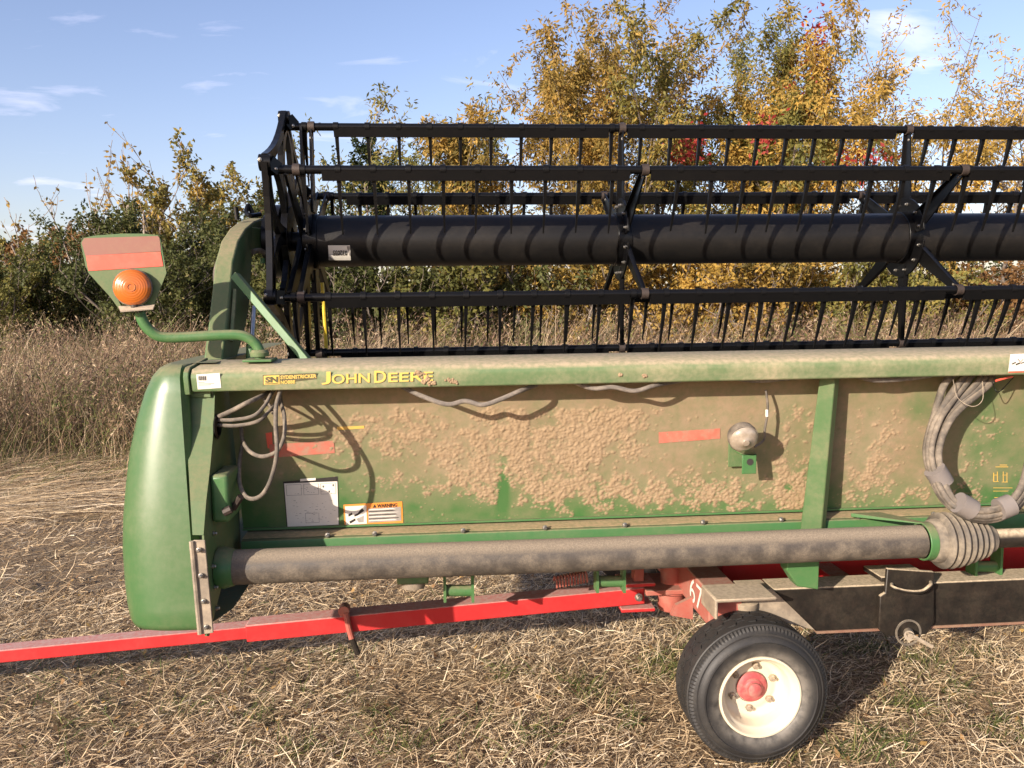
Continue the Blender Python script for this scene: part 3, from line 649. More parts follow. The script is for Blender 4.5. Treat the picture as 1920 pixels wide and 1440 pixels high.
decal('print_mark', SQ(563, 897.5, 592, 895.5, 592, 900, 563, 902, .0022), 'white_decal', ds, .0003)
ow = decal('warning_decal', SQ(644, 946, 754, 940, 756, 980, 646, 987), 'orange', sheet, .0008)
decal('decal_panel', SQ(647, 949, 687, 947, 688, 981, 649, 983.5, .0024), 'white_decal', ow, .0003)
for (x0, y0, x1, y1, x2, y2, x3, y3) in ((672, 960, 679, 952, 683, 957, 670, 966), (653, 964, 660, 960, 661, 964, 654, 968), (655, 977, 666, 971, 667, 975, 657, 981), (664, 965, 672, 961, 672, 965, 665, 968), (668, 972, 682, 966, 682, 978, 673, 979)):
    decal('print_mark', SQ(x0, y0, x1, y1, x2, y2, x3, y3, .0032), 'black_print' if x0 != 668 else 'grey_decal', ow, .0002)
text_on('WARNING', SQ(707, 944.5, 745, 942.5, 745, 949.5, 707, 951.5, .0026), 'black_print', ow, off=.0002, bold=.03)
decal('print_mark', SQ(702, 945, 702.5, 945, 706, 951, 699, 951.4, .0026), 'black_print', ow, .0002)
decal('decal_panel', SQ(690, 953, 751.5, 949.5, 752.5, 975.5, 691, 979.5, .0024), 'grey_decal', ow, .0003)
for k in range(7):
    y0 = 954.5+k*3.4; decal('print_line', SQ(691.5, y0, 735+rm.random()*16, y0-2.6, 735+rm.random()*16, y0-1.2, 691.5, y0+1.4, .0032), 'white_decal' if k % 2 == 0 else 'black_print', ow, .0002)
decal('reflector_strip', SQ(505, 833, 626, 826, 628, 849, 507, 858, .0012), 'reflector_dirty', sheet, .0006)
decal('reflector_strip', SQ(498, 812, 510, 810, 512, 842, 502, 840, .001), 'reflector', sheet, .0006)
decal('reflector_strip', SQ(1235, 810, 1350, 803, 1350, 822, 1235, 831, .0012), 'reflector_dirty', sheet, .0006)
decal('yellow_strip', SQ(632, 800, 683, 798, 683, 803, 632, 806, .0012), 'yellow_dirty', sheet, .0006)
for (x0, y0, x1, y1) in ((1874, 871, 1888, 872.2), (1866, 874.5, 1890, 875.7), (1862, 886, 1863.5, 902), (1869, 884, 1870.3, 903), (1880, 884, 1881.3, 903), (1887, 886, 1888.2, 903), (1862, 902, 1872, 903), (1878, 903, 1889, 904), (1862, 890, 1870, 890.8), (1879, 890, 1888, 890.8), (1862, 914, 1898, 914.9), (1862, 920, 1890, 920.9), (1864, 932, 1878, 933)):
    decal('print_line', SQ(x0, y0, x1, y0, x1, y1, x0, y1, .0012), 'yellow_dirty', sheet, .0003)
# ---- reel lift arm, strut, cylinder
AX = -.735
arm_px = [(417, 676), (424, 620), (432, 545), (437, 490), (447, 452), (462, 428), (478, 415), (493, 409), (497, 452), (482, 462), (473, 486), (470, 530), (467, 580), (458, 625), (443, 676)]
AP = [PX(x_, y_, AX) for x_, y_ in arm_px]
arm = MB().loop_prism(AP, (-.062, 0, 0)).build('reel_arm', M['green'], H, bevel=.006, smooth=50)
MB().tube(spline([PX(409, 660, AX-.055), PX(407, 610, AX-.06), PX(413, 560, AX-.07), PX(406, 520, AX-.075), PX(413, 488, AX-.065), PX(428, 470, AX-.05)], 7), .013, 10).build('arm_hose', M['hose'], H, smooth=80)
MB().bar(PX(441, 543, AX+.010), PX(434, 640, AX+.010), .014, .010, (1, 0, 0)).build('arm_rib', M['beam'], H)
a, b = PY(437, 515, 2.97), PY(573, 676, 2.83)
st = MB().bar(a, b, .026, .006, (0, 1, .2)); st.bar(a+np.array([.012, .012, .004]), b+np.array([.012, .012, .004]), .006, .026, (0, 1, .2)); st.build('strut', M['green_clean'], H, bevel=.002)
MB().tube([PY(476, 575, 3.05), PY(472, 640, 2.98)], .0085, 12).build('cylinder_rod', M['chrome'], H)
MB().tube([PY(471, 646, 2.98), PY(470, 690, 2.96)], .017, 16).build('cylinder_barrel', M['green_clean'], H)
MB().tube(spline([PY(473, 400, 3.4), PY(466, 385, 3.4), PY(462, 398, 3.38), PY(470, 404, 3.36), PY(488, 402, 3.42)], 5), .009, 8).tube([PY(442, 388, 3.4), PY(445, 412, 3.4)], .008, 8).build('hydraulic_fitting', M['black'], H)
MB().tube(spline([PY(474, 472, 3.35), PY(487, 470, 3.4), PY(496, 474, 3.42)], 5), .011, 8).build('hydraulic_hose', M['hose'], H)
MB().tube([PY(492, 484, 3.42), PY(493, 494, 3.42)], .009, 10).build('hydraulic_coupler', M['green_clean'], H)
MB().lathe([(.11, 0), (.11, .03), (.05, .06)], (-.715, 3.55, 1.903), (1, 0, 0), 24).build('reel_motor', M['black'], H)
MB().bar((-.77, 3.35, 1.90), (-.73, 3.56, 1.905), .06, .10).build('arm_bearing', M['green'], H, bevel=.006)
p = PY(613, 672, 3.72); q = PY(604, 530, 3.72)
MB().tube([(p[0], 3.72, .72), p, q], .008, 8).build('indicator_rod', M['yellow'], H)
# ---- marker light arm on the beam
pts = [(487, 672, 2.735), (487, 660, 2.735), (480, 646, 2.735), (466, 634, 2.732), (445, 628, 2.73), (400, 629, 2.725), (350, 632, 2.72), (318, 633, 2.716), (296, 630, 2.712), (279, 618, 2.708), (268, 603, 2.706), (262, 586, 2.705)]
ma = MB().tube(spline([PY(*q) for q in pts], 4), .0165, 16).build('marker_light_arm', M['green_clean'], H, smooth=70)
MB().lathe([(.029, 0), (.030, .012), (.024, .020), (.020, .021)], PY(487, 668, 2.735), (0, 0, 1), 20).build('arm_collar', M['green'], ma)
a, b = PY(460, 668, 2.735), PY(514, 667, 2.735)
MB().box((a[0], 2.69, 1.468), (b[0], 2.79, 1.476)).build('arm_base_plate', M['green_clean'], ma, bevel=.002)
pan = [(151, 455), (157, 446), (175, 442), (225, 438), (270, 438), (296, 441), (301, 449), (312, 512), (292, 562), (286, 580), (266, 580), (276, 565), (284, 548), (283, 532), (274, 516), (258, 508), (238, 509), (222, 517), (214, 532), (214, 550), (224, 568), (232, 582), (222, 578), (206, 556), (166, 512), (160, 498)]
PD = 2.70
mp_ = MB().loop_prism([PY(x_, y_, PD+.0001*(x_-230)) for x_, y_ in pan], (0, .004, 0)).build('sign_panel', M['green'], ma, smooth=0)
def PQ(c, off): return [PY(x_, y_, PD+.0001*(x_-230)-off) for x_, y_ in c]
decal('panel_film', PQ([(153, 455), (299, 446), (302, 471), (160, 480)], .001), 'fluor_dull', ma, .0004, (0, -1, 0))
decal('panel_film', PQ([(158, 446.5), (296, 442.5), (299, 446), (153, 455)], .001), 'fluor_dull', ma, .0004, (0, -1, 0))
decal('reflector_strip', PQ([(161, 480), (301, 472), (306, 499), (166, 508)], .0014), 'reflector', ma, .0005, (0, -1, 0))
decal('panel_flange', [PY(222, 574, PD-.002), PY(290, 571, PD-.002), PY(287, 578, PD-.05), PY(226, 583, PD-.05)], 'tan_steel', ma, .004, (0, 0, -1))
ac = PY(248.5, 539, PD-.018); ax_ = (.12, -.99, .04)
MB().lathe([(.052, -.014), (.058, -.010), (.058, .001), (.0555, .003)], ac, ax_, 36).build('lamp_housing', M['hose'], ma, smooth=50)
MB().lathe([(.0555, .002), (.0545, .010), (.046, .017), (.030, .021), (.014, .0225), (.0135, .0245), (.009, .0245), (.0085, .022), (.0001, .0225)], (0, 0, 0), ax_, 40, cap=False)
me, _ = MB().lathe([(.0555, .002), (.0545, .010), (.046, .017), (.030, .021), (.014, .0225), (.0135, .0245), (.009, .0245), (.0085, .022), (.0001, .0225)], (0, 0, 0), ax_, 40, cap=False).mesh('amber_lens', 60, (0, 0, 0))
mesh_obj('amber_lens', me, M['amber'], ma, tuple(ac))
MB().tube([PY(252, 570, PD-.02), PY(253, 582, PD-.02)], .011, 10).build('lamp_stem', M['rust'], ma)

# ------------------------------------------------------------------ pickup reel
RY, RZ, RR = 3.55, 1.903, .463
BA = [90, 30, -30, -90, -150, 150]
SPX = [-.526, .765, 2.026, 3.29]
RL = empty('pickup_reel', (1.3, RY, RZ-.46), 'black six-bat pickup reel with drooping tines above the green header', 'reel')
RXE = 3.55
MB().tube([(-.53, RY, RZ), (0, RY, RZ), (1.2, RY, RZ), (RXE, RY, RZ)], .105, 40).build('reel_tube', M['black_tube'], RL, smooth=60)
MB().tube([(-.72, RY, RZ), (-.52, RY, RZ)], .040, 20).build('reel_axle', M['black'], RL)
# tine: tapered curved plastic finger hanging from a collar (local origin on the bat axis)
def tine_mesh():
    o = MB(); c = []
    for t in np.linspace(0, 1, 6): c.append((0, .012+.085*t**1.25, -.012-.215*t))
    R_ = np.linspace(.0105, .0035, 6); V = []; F = []
    for i, (x_, y_, z_) in enumerate(c):
        w_ = R_[i]; V += [(x_-w_*.75, y_-w_, z_), (x_+w_*.75, y_-w_, z_), (x_+w_*.75, y_+w_, z_), (x_-w_*.75, y_+w_, z_)]
    for i in range(5):
        for k in range(4): F.append((i*4+k, i*4+(k+1) % 4, i*4+4+(k+1) % 4, i*4+4+k))
    F.append((20, 21, 22, 23)); o.add(V, F)
    o.lathe([(.0165, -.011), (.0195, -.010), (.0195, .010), (.0165, .011)], (0, 0, 0), (1, 0, 0), 12, closed=True)
    return o.mesh('tine', 40, (0, 0, 0))[0]
TM = tine_mesh()
for bi, ang in enumerate(BA):
    a = rad(ang); by, bz = RY+RR*math.cos(a), RZ+RR*math.sin(a)
    bat = MB().tube([(-.615, by, bz), (RXE, by, bz)], .0155, 14).build('bat', M['black'], RL, smooth=60)
    # batten strips between the spiders
    for s0, s1 in zip([SPX[0]+.10]+[q+.03 for q in SPX[1:]], [q-.05 for q in SPX[1:]]+[RXE]):
        if s1 <= s0: continue
        MB().hexa([(s0, by-.004, bz-.040), (s1, by-.004, bz-.040), (s1, by+.004, bz-.040), (s0, by+.004, bz-.040)],
                  [(s0, by-.016, bz-.006), (s1, by-.016, bz-.006), (s1, by-.010, bz-.006), (s0, by-.010, bz-.006)]).build('batten', M['plastic_black'], bat)
    x_ = -.545+(.05 if bi % 2 else 0)
    while x_ < RXE-.02:
        if min(abs(x_-q) for q in SPX) > .025 or x_ < -.4:
            o = share('tine', TM, M['plastic_black'], bat, (x_, by, bz), (rng.normal()*.025, rng.normal()*.012, 0))
        x_ += .1275
# spiders
def plate_arm(o, X, ang, r0, r1, w0, w1, th):
    a = rad(ang); d = np.array([0, math.cos(a), math.sin(a)]); p = np.array([0, -math.sin(a), math.cos(a)]); c = np.array([X, RY, RZ])
    q = [c+d*r0-p*w0/2, c+d*r1-p*w1/2, c+d*r1+p*w1/2, c+d*r0+p*w0/2]
    o.loop_prism([v_-np.array([th/2, 0, 0]) for v_ in q], (th, 0, 0))
    # folded stiffening lip along one edge
    o.loop_prism([q[0]+np.array([-.018, 0, 0]), q[1]+np.array([-.012, 0, 0]), q[1]+np.array([-.012, 0, 0])+p*.004, q[0]+np.array([-.018, 0, 0])+p*.004], (.018, 0, 0))
for si, X in enumerate(SPX):
    hubp = MB(); n_ = 6
    for half in range(2):
        pts = []; a0 = 8+half*180; a1 = 172+half*180
        for t in np.linspace(a0, a1, 13): pts.append((X-.004, RY+.172*math.cos(rad(t)), RZ+.172*math.sin(rad(t))))
        for t in np.linspace(a1, a0, 13): pts.append((X-.004, RY+.100*math.cos(rad(t)), RZ+.100*math.sin(rad(t))))
        hubp.loop_prism(pts, (.008, 0, 0))
    hubp.lathe([(.106, -.03), (.112, -.028), (.112, .028), (.106, .03)], (X, RY, RZ), (1, 0, 0), 32, closed=True)
    hub = hubp.build('spider_hub', M['black'], RL, bevel=.001)
    for ang in BA:
        o = MB(); plate_arm(o, X+.009, ang, .118, RR-.012, .082, .036, .006); ar = o.build('spider_arm', M['black'], hub)
        a = rad(ang); e = np.array([X+.009, RY+(RR)*math.cos(a), RZ+(RR)*math.sin(a)])
        MB().lathe([(.0185, -.014), (.022, -.013), (.022, .013), (.0185, .014)], e, (1, 0, 0), 14, closed=True).build('bat_clamp', M['rust'], hub)
        d = np.array([0, math.cos(a), math.sin(a)])
        for rr_, dd in ((.145, -14), (.145, 14)):
            a2 = rad(ang+dd); bolt((X-.004, RY+rr_*math.cos(a2), RZ+rr_*math.sin(a2)), hub, .85, (0, 0, rad(-90)))
        bolt(e-d*.045-np.array([0, .006, 0]), hub, .8)
# end cam wheel: hexagonal rim, curved spokes
EX = -.632; ER = RR+.022
off = np.array([EX, RY-.012, RZ+.012])
def pol(r, deg): return off+np.array([0, r*math.cos(rad(deg)), r*math.sin(rad(deg))])
ew = MB(); TH = .022
def strip(pa, wid):
    P = [np.asarray(q) for q in pa]
    L_, R2 = [], []
    for i, q in enumerate(P):
        d = P[min(i+1, len(P)-1)]-P[max(i-1, 0)]; d /= np.linalg.norm(d); nn = np.array([0, -d[2], d[1]]); L_.append(q+nn*wid[i]/2); R2.append(q-nn*wid[i]/2)
    for i in range(len(P)-1):
        ew.loop_prism([L_[i], L_[i+1], R2[i+1], R2[i]], (TH, 0, 0))
for k in range(6):
    a = 90+60*k; ts = np.linspace(0, 1, 9)
    A_, B_ = pol(ER, a), pol(ER, a+60); mid_ = (A_+B_)/2; cdir = (mid_-off); cdir /= np.linalg.norm(cdir)
    strip([A_+(B_-A_)*t-cdir*.022*math.sin(math.pi*t) for t in ts], [.060-.026*math.sin(math.pi*t) for t in ts])
    for sgn in (-1, 1):       # a pair of crescent spokes to every corner
        strip([pol(.10+(ER-.12)*t, a+sgn*(26*(1-t)**.8+7*math.sin(math.pi*t))) for t in ts], [.052-.010*math.sin(math.pi*t) for t in ts])
ew.lathe([(.13, 0), (.13, TH+.004), (.045, TH+.004), (.045, 0)], off, (1, 0, 0), 32, closed=True)
wheel = ew.build('end_cam_wheel', M['black'], RL, smooth=40)
for k in range(6):
    a = 90+60*k; q = pol(ER-.004, a)
    MB().lathe([(.030, -.010), (.030, TH+.010)], q, (1, 0, 0), 14).build('corner_boss', M['black'], wheel)
    b_ = rad(a); e = np.array([0, RY+RR*math.cos(b_), RZ+RR*math.sin(b_)])
    MB().bar((EX+.02, q[1], q[2]), (EX+.045, e[1], e[2]), .034, .05).build('crank_link', M['black'], wheel)
    bolt(q+np.array([-.002, -.028, .006]), wheel, .85); bolt((EX+.045, e[1]-.018, e[2]), wheel, .8)
    o = MB(); plate_arm(o, SPX[0]-.03, a, .06, RR, .085, .044, .010); o.build('end_arm', M['black'], wheel)
MB().lathe([(.13, -.055), (.15, -.05), (.15, -.01), (.05, 0)], (EX, RY, RZ), (1, 0, 0), 28).build('cam_housing', M['black'], RL)
# inventory label on the tube, upside down
lx = PY(636, 474, RY-.1); ca = [(x_, y_) for x_, y_ in ((615, 460), (656, 461), (658, 489), (617, 488))]
def tube_pt(x_, y_, off=0):
    Y = RY-.1
    for _ in range(12):
        p = PY(x_, y_, Y); Y = RY-math.sqrt(max((.105+off)**2-(p[2]-RZ)**2, 0))
    return p
lab = MB(); V = []; F = []
for j in range(7):
    for i in range(2): V.append(tube_pt(ca[0][0]+(ca[1][0]-ca[0][0])*i+j*.3, 460+28*j/6, .0012))
for j in range(6): F.append((j*2, j*2+2, j*2+3, j*2+1))
lab = lab.add(V, F).build('inventory_label', M['white_decal'], RL, smooth=60)
text_on('032035', [tube_pt(651, 479, .003), tube_pt(624, 479, .003), tube_pt(624, 469.5, .003), tube_pt(651, 469.5, .003)], 'black_print', lab, off=.0, nrm=(0, -1, 0), bold=.02)
decal('print_corner', [tube_pt(650, 461.5, .003), tube_pt(655.5, 461.5, .003), tube_pt(656.5, 479, .003), tube_pt(654.5, 479, .003)], 'grey_decal', lab, .0002, (0, -1, 0))
decal('print_corner', [tube_pt(617, 481, .003), tube_pt(618, 481, .003), tube_pt(626, 487.5, .003), tube_pt(617.5, 487.5, .003)], 'grey_decal', lab, .0002, (0, -1, 0))

# ------------------------------------------------------------------ header trailer
T = empty('header_trailer', (1.1, 3.2, 0), 'red and black header trailer with cream wheel under the green header', 'trailer')
def tongue(p0, p1, hgt, wid, name, mat='red'):
    a, b = np.array(p0, float), np.array(p1, float)
    return MB().bar(a, b, wid, hgt).build(name, M[mat], T, bevel=.004)
ta, tb = np.array((-3.2, 3.255, .235)), np.array((.80, 3.275, .445))
f_ = lambda t: ta+(tb-ta)*t
tongue(f_(0), f_(.62), .050, .075, 'tongue_inner')
tongue(f_(.602), f_(1.0), .068, .092, 'tongue_sleeve')
p = f_(.705)
MB().tube([p+np.array([-.03, -.055, .055]), p+np.array([-.03, -.01, .055])], .022, 14).build('jack_pivot', M['red_faded'], T)
MB().tube(spline([p+np.array([-.02, -.055, .05]), p+np.array([-.012, -.065, .0]), p+np.array([.0, -.068, -.05])], 5), [.012]*10+[.013], 10).build('jack_arm', M['red_faded'], T)
MB().tube([p+np.array([.0, -.068, -.05]), p+np.array([.022, -.068, -.115])], .012, 10).build('jack_handle', M['rail_black'], T)
MB().box((.70, 3.21, .385), (.84, 3.34, .40)).build('tongue_yoke', M['red'], T, bevel=.003)
MB().box((.70, 3.21, .49), (.84, 3.34, .505)).build('tongue_yoke', M['red'], T, bevel=.003)
bolt((.77, 3.209, .45), T, 2.0, None, 'rust')
# turntable of the steering axle
MB().lathe([(.05, .36), (.055, .37), (.055, .43), (.075, .44), (.075, .455), (.045, .46), (.045, .66)], (.93, 3.30, 0), (0, 0, 1), 24).build('king_pin', M['red_faded'], T)
MB().box((.80, 3.20, .455), (1.05, 3.42, .475)).build('turntable_plate', M['red_faded'], T, bevel=.003)
MB().box((.76, 3.24, .475), (.80, 3.30, .66)).build('turntable_post', M['red_faded'], T, bevel=.003)
MB().box((.86, 3.26, .64), (1.02, 3.60, .70)).build('bolster', M['red_faded'], T, bevel=.004)
# axle beam running towards the camera, above the wheel
MB().box((.948, 2.865, .455), (1.075, 3.65, .585)).build('axle_beam', M['red_faded'], T, bevel=.006)
MB().prism([(.86, .43), (.947, .41), (.947, .50), (.88, .47)], 'y', 3.05, 3.07).build('axle_gusset', M['red_faded'], T)
text_on('67', [(.9465, 3.09, .572), (.9465, 2.935, .572), (.9465, 2.935, .478), (.9465, 3.09, .478)], 'white_decal', T, 'number_lettering', .001, (-1, 0, 0), 0)
MB().lathe([(.045, 0), (.047, .006), (.044, .028), (.046, .032), (.046, .046), (.030, .050), (.012, .054), (.010, .060)], (1.095, 2.89, .490), (0, 0, 1), 20).build('steering_pivot', M['tan_steel'], T)
MB().box((1.05, 2.905, .24), (1.13, 2.96, .49)).build('spindle_post', M['red_faded'], T, bevel=.004)
MB().tube([(1.085, 2.805, .258), (1.085, 2.93, .258)], .03, 16).build('spindle', M['red_faded'], T)
# frame rail, far rail, cross members
MB().hexa([(1.36, 2.87, .415), (XE, 2.87, .415), (XE, 2.99, .415), (1.36, 2.99, .415)], [(1.19, 2.87, .585), (XE, 2.87, .585), (XE, 2.99, .585), (1.19, 2.99, .585)]).build('frame_rail', M['rail_black'], T, bevel=.006)
MB().box((1.36, 2.866, .409), (XE, 2.992, .4185)).build('rail_bottom_edge', M['rusty_edge'], T)
MB().prism([(1.09, .50), (1.37, .415), (1.19, .584), (1.08, .584)], 'y', 2.874, 2.985).build('rail_nose', M['tan_steel'], T, bevel=.003)
MB().box((1.12, 3.22, .475), (XE, 3.31, .60)).build('far_rail', M['red'], T, bevel=.004)
for x_ in (1.5, 2.9): MB().box((x_, 2.99, .44), (x_+.08, 3.22, .56)).build('cross_member', M['red'], T, bevel=.004)
MB().box((.985, 3.45, .585), (1.10, 3.62, .66)).build('front_cross', M['red'], T, bevel=.004)
# dusty step plate over the axle
pl = MB().box((.935, 2.745, .590), (1.155, 2.905, .602)); pl.box((.931, 2.745, .53), (.943, 2.905, .601)); pl.build('step_plate', M['tan_steel'], T, bevel=.005)
# sliding rest bracket with handle and T-pin on the rail
a, b = PY(1660, 1070, 2.83), PY(1752, 1070, 2.83); c, d = PY(1650, 1185, 2.83), PY(1752, 1185, 2.83)
br = MB().loop_prism([PY(1664, 1066, 2.84), PY(1752, 1072, 2.84), PY(1752, 1168, 2.84), PY(1738, 1190, 2.84), PY(1662, 1194, 2.84), PY(1648, 1180, 2.84), PY(1650, 1118, 2.84), PY(1660, 1112, 2.84)], (0, .016, 0))
br.box((a[0], 2.856, .60), (b[0], 2.99, .62)); br.build('rest_bracket', M['rail_black'], T, bevel=.004)
MB().tube(spline([PY(1672, 1096, 2.84), PY(1675, 1102, 2.80), PY(1700, 1109, 2.79), PY(1728, 1109, 2.79), PY(1744, 1098, 2.80), PY(1745, 1092, 2.84)], 5), .0075, 10).build('bracket_handle', M['rail_black'], T, smooth=70)
cp = PY(1703, 1186, 2.838)
MB().lathe([(.05, -.002), (.05, .002), (.043, .002), (.043, -.002)], cp, (0, -1, 0), 28, closed=True).build('weld_ring', M['boot'], T)
MB().tube([PY(1703, 1186, 2.84), PY(1705, 1192, 2.78)], .018, 16).tube([PY(1703, 1188, 2.79), PY(1707, 1193, 2.76)], .009, 12).build('screw_boss', M['tan_steel'], T)
MB().tube([PY(1706, 1190, 2.77), PY(1748, 1213, 2.75)], .0075, 10).build('t_handle', M['tan_steel'], T)
# wheels
def make_wheel(cx, y0, cz, sgn, steer=0):
    """outer face at y0; sgn=-1 looks towards the camera"""
    R_, W_ = .258, .195; rim_r = .143
    prof = [(.138, .025), (.146, .010), (.155, .002), (.175, -.006), (.199, -.008), (.201, -.0115), (.203, -.0115), (.205, -.007), (.214, -.004), (.222, .004), (.2235, .006), (.229, .006), (.238, .012), (.246, .018), (.252, .026), (.2535, .027)]
    tw = [.030, .058, .061, .064, .067, .095, .098, .101, .104, .130, .133, .136, .139, .165]
    rr_ = [.257, .258, .258, .250, .250, .2585, .2585, .250, .250, .2585, .2585, .250, .250, .257]
    # groove order: land edge, floor, floor, land edge
    tw = [.030, .058, .0585, .0665, .067, .093, .0935, .1015, .102, .128, .1285, .1365, .137, .166]
    rr_ = [.257, .258, .249, .249, .258, .2585, .249, .249, .2585, .258, .249, .249, .258, .257]
    prof += list(zip(rr_, tw)); k0 = 16
    prof += [(.252, .170), (.240, .183), (.222, .192), (.200, .203), (.175, .201), (.155, .193), (.146, .185), (.138, .170)]
    nseg = 216
    def wob(j, i, r, t):
        if k0+1 <= j <= k0+12: t = t+(.008 if (i//5) % 2 else -.008)*(1 if ((j-k0-1)//4) != 1 else -1)
        if j in (12, 13, 14) and (i % 2): r -= .004; t += .003
        return r, t
    ty = MB().lathe(prof, (cx, y0, cz), (0, -sgn, 0), nseg, closed=True, wob=wob)
    we = bpy.data.objects.new('wheel', None); we.empty_display_size = .1; link(we, T, (cx, y0, cz)); tyre = we
    ty.build('tyre', M['rubber'], we, smooth=42)
    rp = [(.1465, .012), (.149, .006), (.147, .001), (.141, .000), (.136, .005), (.133, .020), (.124, .026), (.119, .034), (.116, .072), (.108, .088), (.098, .094), (.085, .094), (.080, .090), (.060, .090), (.058, .096), (.0001, .096)]
    MB().lathe(rp, (cx, y0, cz), (0, -sgn, 0), 56, cap=False).build('rim', M['rim'], tyre, smooth=50)
    MB().lathe([(.056, .091), (.055, .084), (.046, .078), (.036, .076), (.033, .070), (.029, .067), (.025, .066), (.0245, .055), (.020, .051), (.0001, .0505)], (cx, y0, cz), (0, -sgn, 0), 32, cap=False).build('hub', M['hub'], tyre, smooth=45)
    for k in range(6):
        an = rad(60*k+22); q = (cx+.079*math.cos(an), y0-sgn*.089, cz+.079*math.sin(an))
        MB().lathe([(.0125, -.002), (.0125, .010), (.010, .013), (.007, .014), (.007, .022)], q, (0, sgn, 0), 6).build('lug_nut', M['tan_steel'], tyre)
    return tyre
make_wheel(1.085, 2.700, .258, -1)
make_wheel(1.085, 4.75, .258, 1)
MB().tube([(1.085, 3.6, .33), (1.085, 4.66, .258)], .03, 12).build('spindle', M['red_faded'], T)

# ------------------------------------------------------------------ vegetation
rp_ = np.random.default_rng(77)
def unit(a): return a/np.maximum(np.linalg.norm(a, axis=-1, keepdims=True), 1e-9)
def ribbons(P, D, Ln, Wd, bend, roll, tint, name, mat, label, cat, kind='stuff', seg=2):
    """thin bent strips: P base, D direction, bend = vector added at the tip"""
    K = len(P); side = unit(np.cross(D, np.array([0, 0, 1.])+rp_.normal(size=(K, 3))*roll[:, None]))
    V = []
    for j in range(seg+1):
        t = j/seg; c = P+D*(Ln*t)[:, None]+bend*(t*t); wj = Wd*(1-.75*t if seg > 1 else 1)
        V += [c-side*wj[:, None]/2, c+side*wj[:, None]/2]
    V = np.stack(V, 1); k = 2*(seg+1); b = (np.arange(K)*k)[:, None]
    F = np.concatenate([b+np.array([[2*j, 2*j+1, 2*j+3, 2*j+2]]) for j in range(seg)], 0)
    me = arrays_mesh(name, V.reshape(-1, 3), F, np.repeat(tint, k))
    return set_props(mesh_obj(name, me, M[mat]), label, cat, kind=kind)
def scatter(n_, x0, x1, y0, y1, p=None):
    x = rp_.uniform(x0, x1, n_); y = rp_.uniform(y0, y1, n_)
    return x, y
# straw litter
X_, Y_, S_ = [], [], []
for (n_, x0, x1, y0, y1, s) in ((88000, -2.6, 2.9, 2.2, 4.9, 1.0), (27000, -5.2, -.4, 4.6, 9.4, 1.5), (9000, -.6, 4.5, 4.8, 8.0, 1.5), (9000, -2.5, 3.5, .8, 2.2, 1.1), (6000, 2.8, 6, 2.0, 6, 1.3), (5000, -5.5, -2.2, 2, 5, 1.2)):
    x, y = scatter(n_, x0, x1, y0, y1); X_.append(x); Y_.append(y); S_.append(np.full(n_, s))
x, y, s = map(np.concatenate, (X_, Y_, S_)); K = len(x)
clump = fbm(x, y, 31, 4, 2.2)
hd = rp_.normal(.15, .75, K)+np.where(rp_.random(K) < .35, rp_.uniform(-3, 3, K), 0)+clump*1.5
tilt = np.abs(rp_.normal(0, .22, K)); up_ = rp_.random(K) < .12; tilt[up_] = rp_.uniform(.3, 1.1, up_.sum())
D = np.stack([np.cos(hd)*np.cos(tilt), np.sin(hd)*np.cos(tilt), np.sin(tilt)], 1)
Ln = s*(.025+.10*rp_.random(K)**2.2); Wd = s*rp_.uniform(.002, .0058, K)
P = np.stack([x, y, gz(x, y)+rp_.random(K)**1.5*.022*(1+1.4*np.clip(clump, -.3, 1))+.001], 1)-D*Ln[:, None]*.3
P[:, 2] = np.maximum(P[:, 2], gz(x, y)-.004)
bend = rp_.normal(0, .18, (K, 3))*Ln[:, None]; bend[:, 2] -= .1*Ln
tint = np.clip(.60+.36*clump+rp_.normal(0, .24, K), 0, 1)
ribbons(P, D, Ln, Wd, bend, np.full(K, .6), tint, 'straw_litter', 'straw', 'loose cut straw littering the mown field', 'straw')
# long combed straw lying at the foot of the tall weeds
K = 9000; x = rp_.uniform(-6.5, -.8, K); y = 6.6+rp_.random(K)**.9*2.6+.25*np.sin(x*2)
hd = rp_.normal(.15, .35, K); tilt = np.abs(rp_.normal(0, .13, K)); D = np.stack([np.cos(hd)*np.cos(tilt), np.sin(hd)*np.cos(tilt), np.sin(tilt)], 1)
Ln = rp_.uniform(.25, .75, K); P = np.stack([x, y, gz(x, y)+rp_.random(K)*.06], 1)
ribbons(P, D, Ln, rp_.uniform(.003, .007, K), np.stack([rp_.normal(0, .1, K), rp_.normal(0, .1, K), -.08-.1*rp_.random(K)], 1)*Ln[:, None], np.full(K, .5), np.clip(rp_.normal(.66, .2, K), 0, 1), 'laid_straw', 'straw', 'long pale straw laid flat in front of the tall weeds', 'straw')
# fallen leaves and chaff
K = 2600; x, y = scatter(K, -2.6, 2.9, 2.2, 5.2); sz = .005+.015*rp_.random(K)**2.5
a = rp_.uniform(0, 6.3, K); u = np.stack([np.cos(a), np.sin(a), rp_.normal(0, .35, K)], 1)*sz[:, None]; v = np.stack([-np.sin(a), np.cos(a), rp_.normal(0, .35, K)], 1)*sz[:, None]*.7
c = np.stack([x, y, gz(x, y)+.012+.012*rp_.random(K)], 1); lift = np.array([0, 0, 1.])*(sz*.5)[:, None]
V = np.stack([c-u, c-u*.1-v, c+u*1.1+lift, c+v*.9-u*.2], 1).reshape(-1, 3); F = np.arange(K*4).reshape(-1, 4)
set_props(mesh_obj('fallen_leaves', arrays_mesh('fallen_leaves', V, F, np.repeat(np.clip(rp_.normal(.45, .28, K), 0, 1), 4)), M['fallen']), 'small curled brown leaves lying among the straw', 'leaves', kind='stuff')
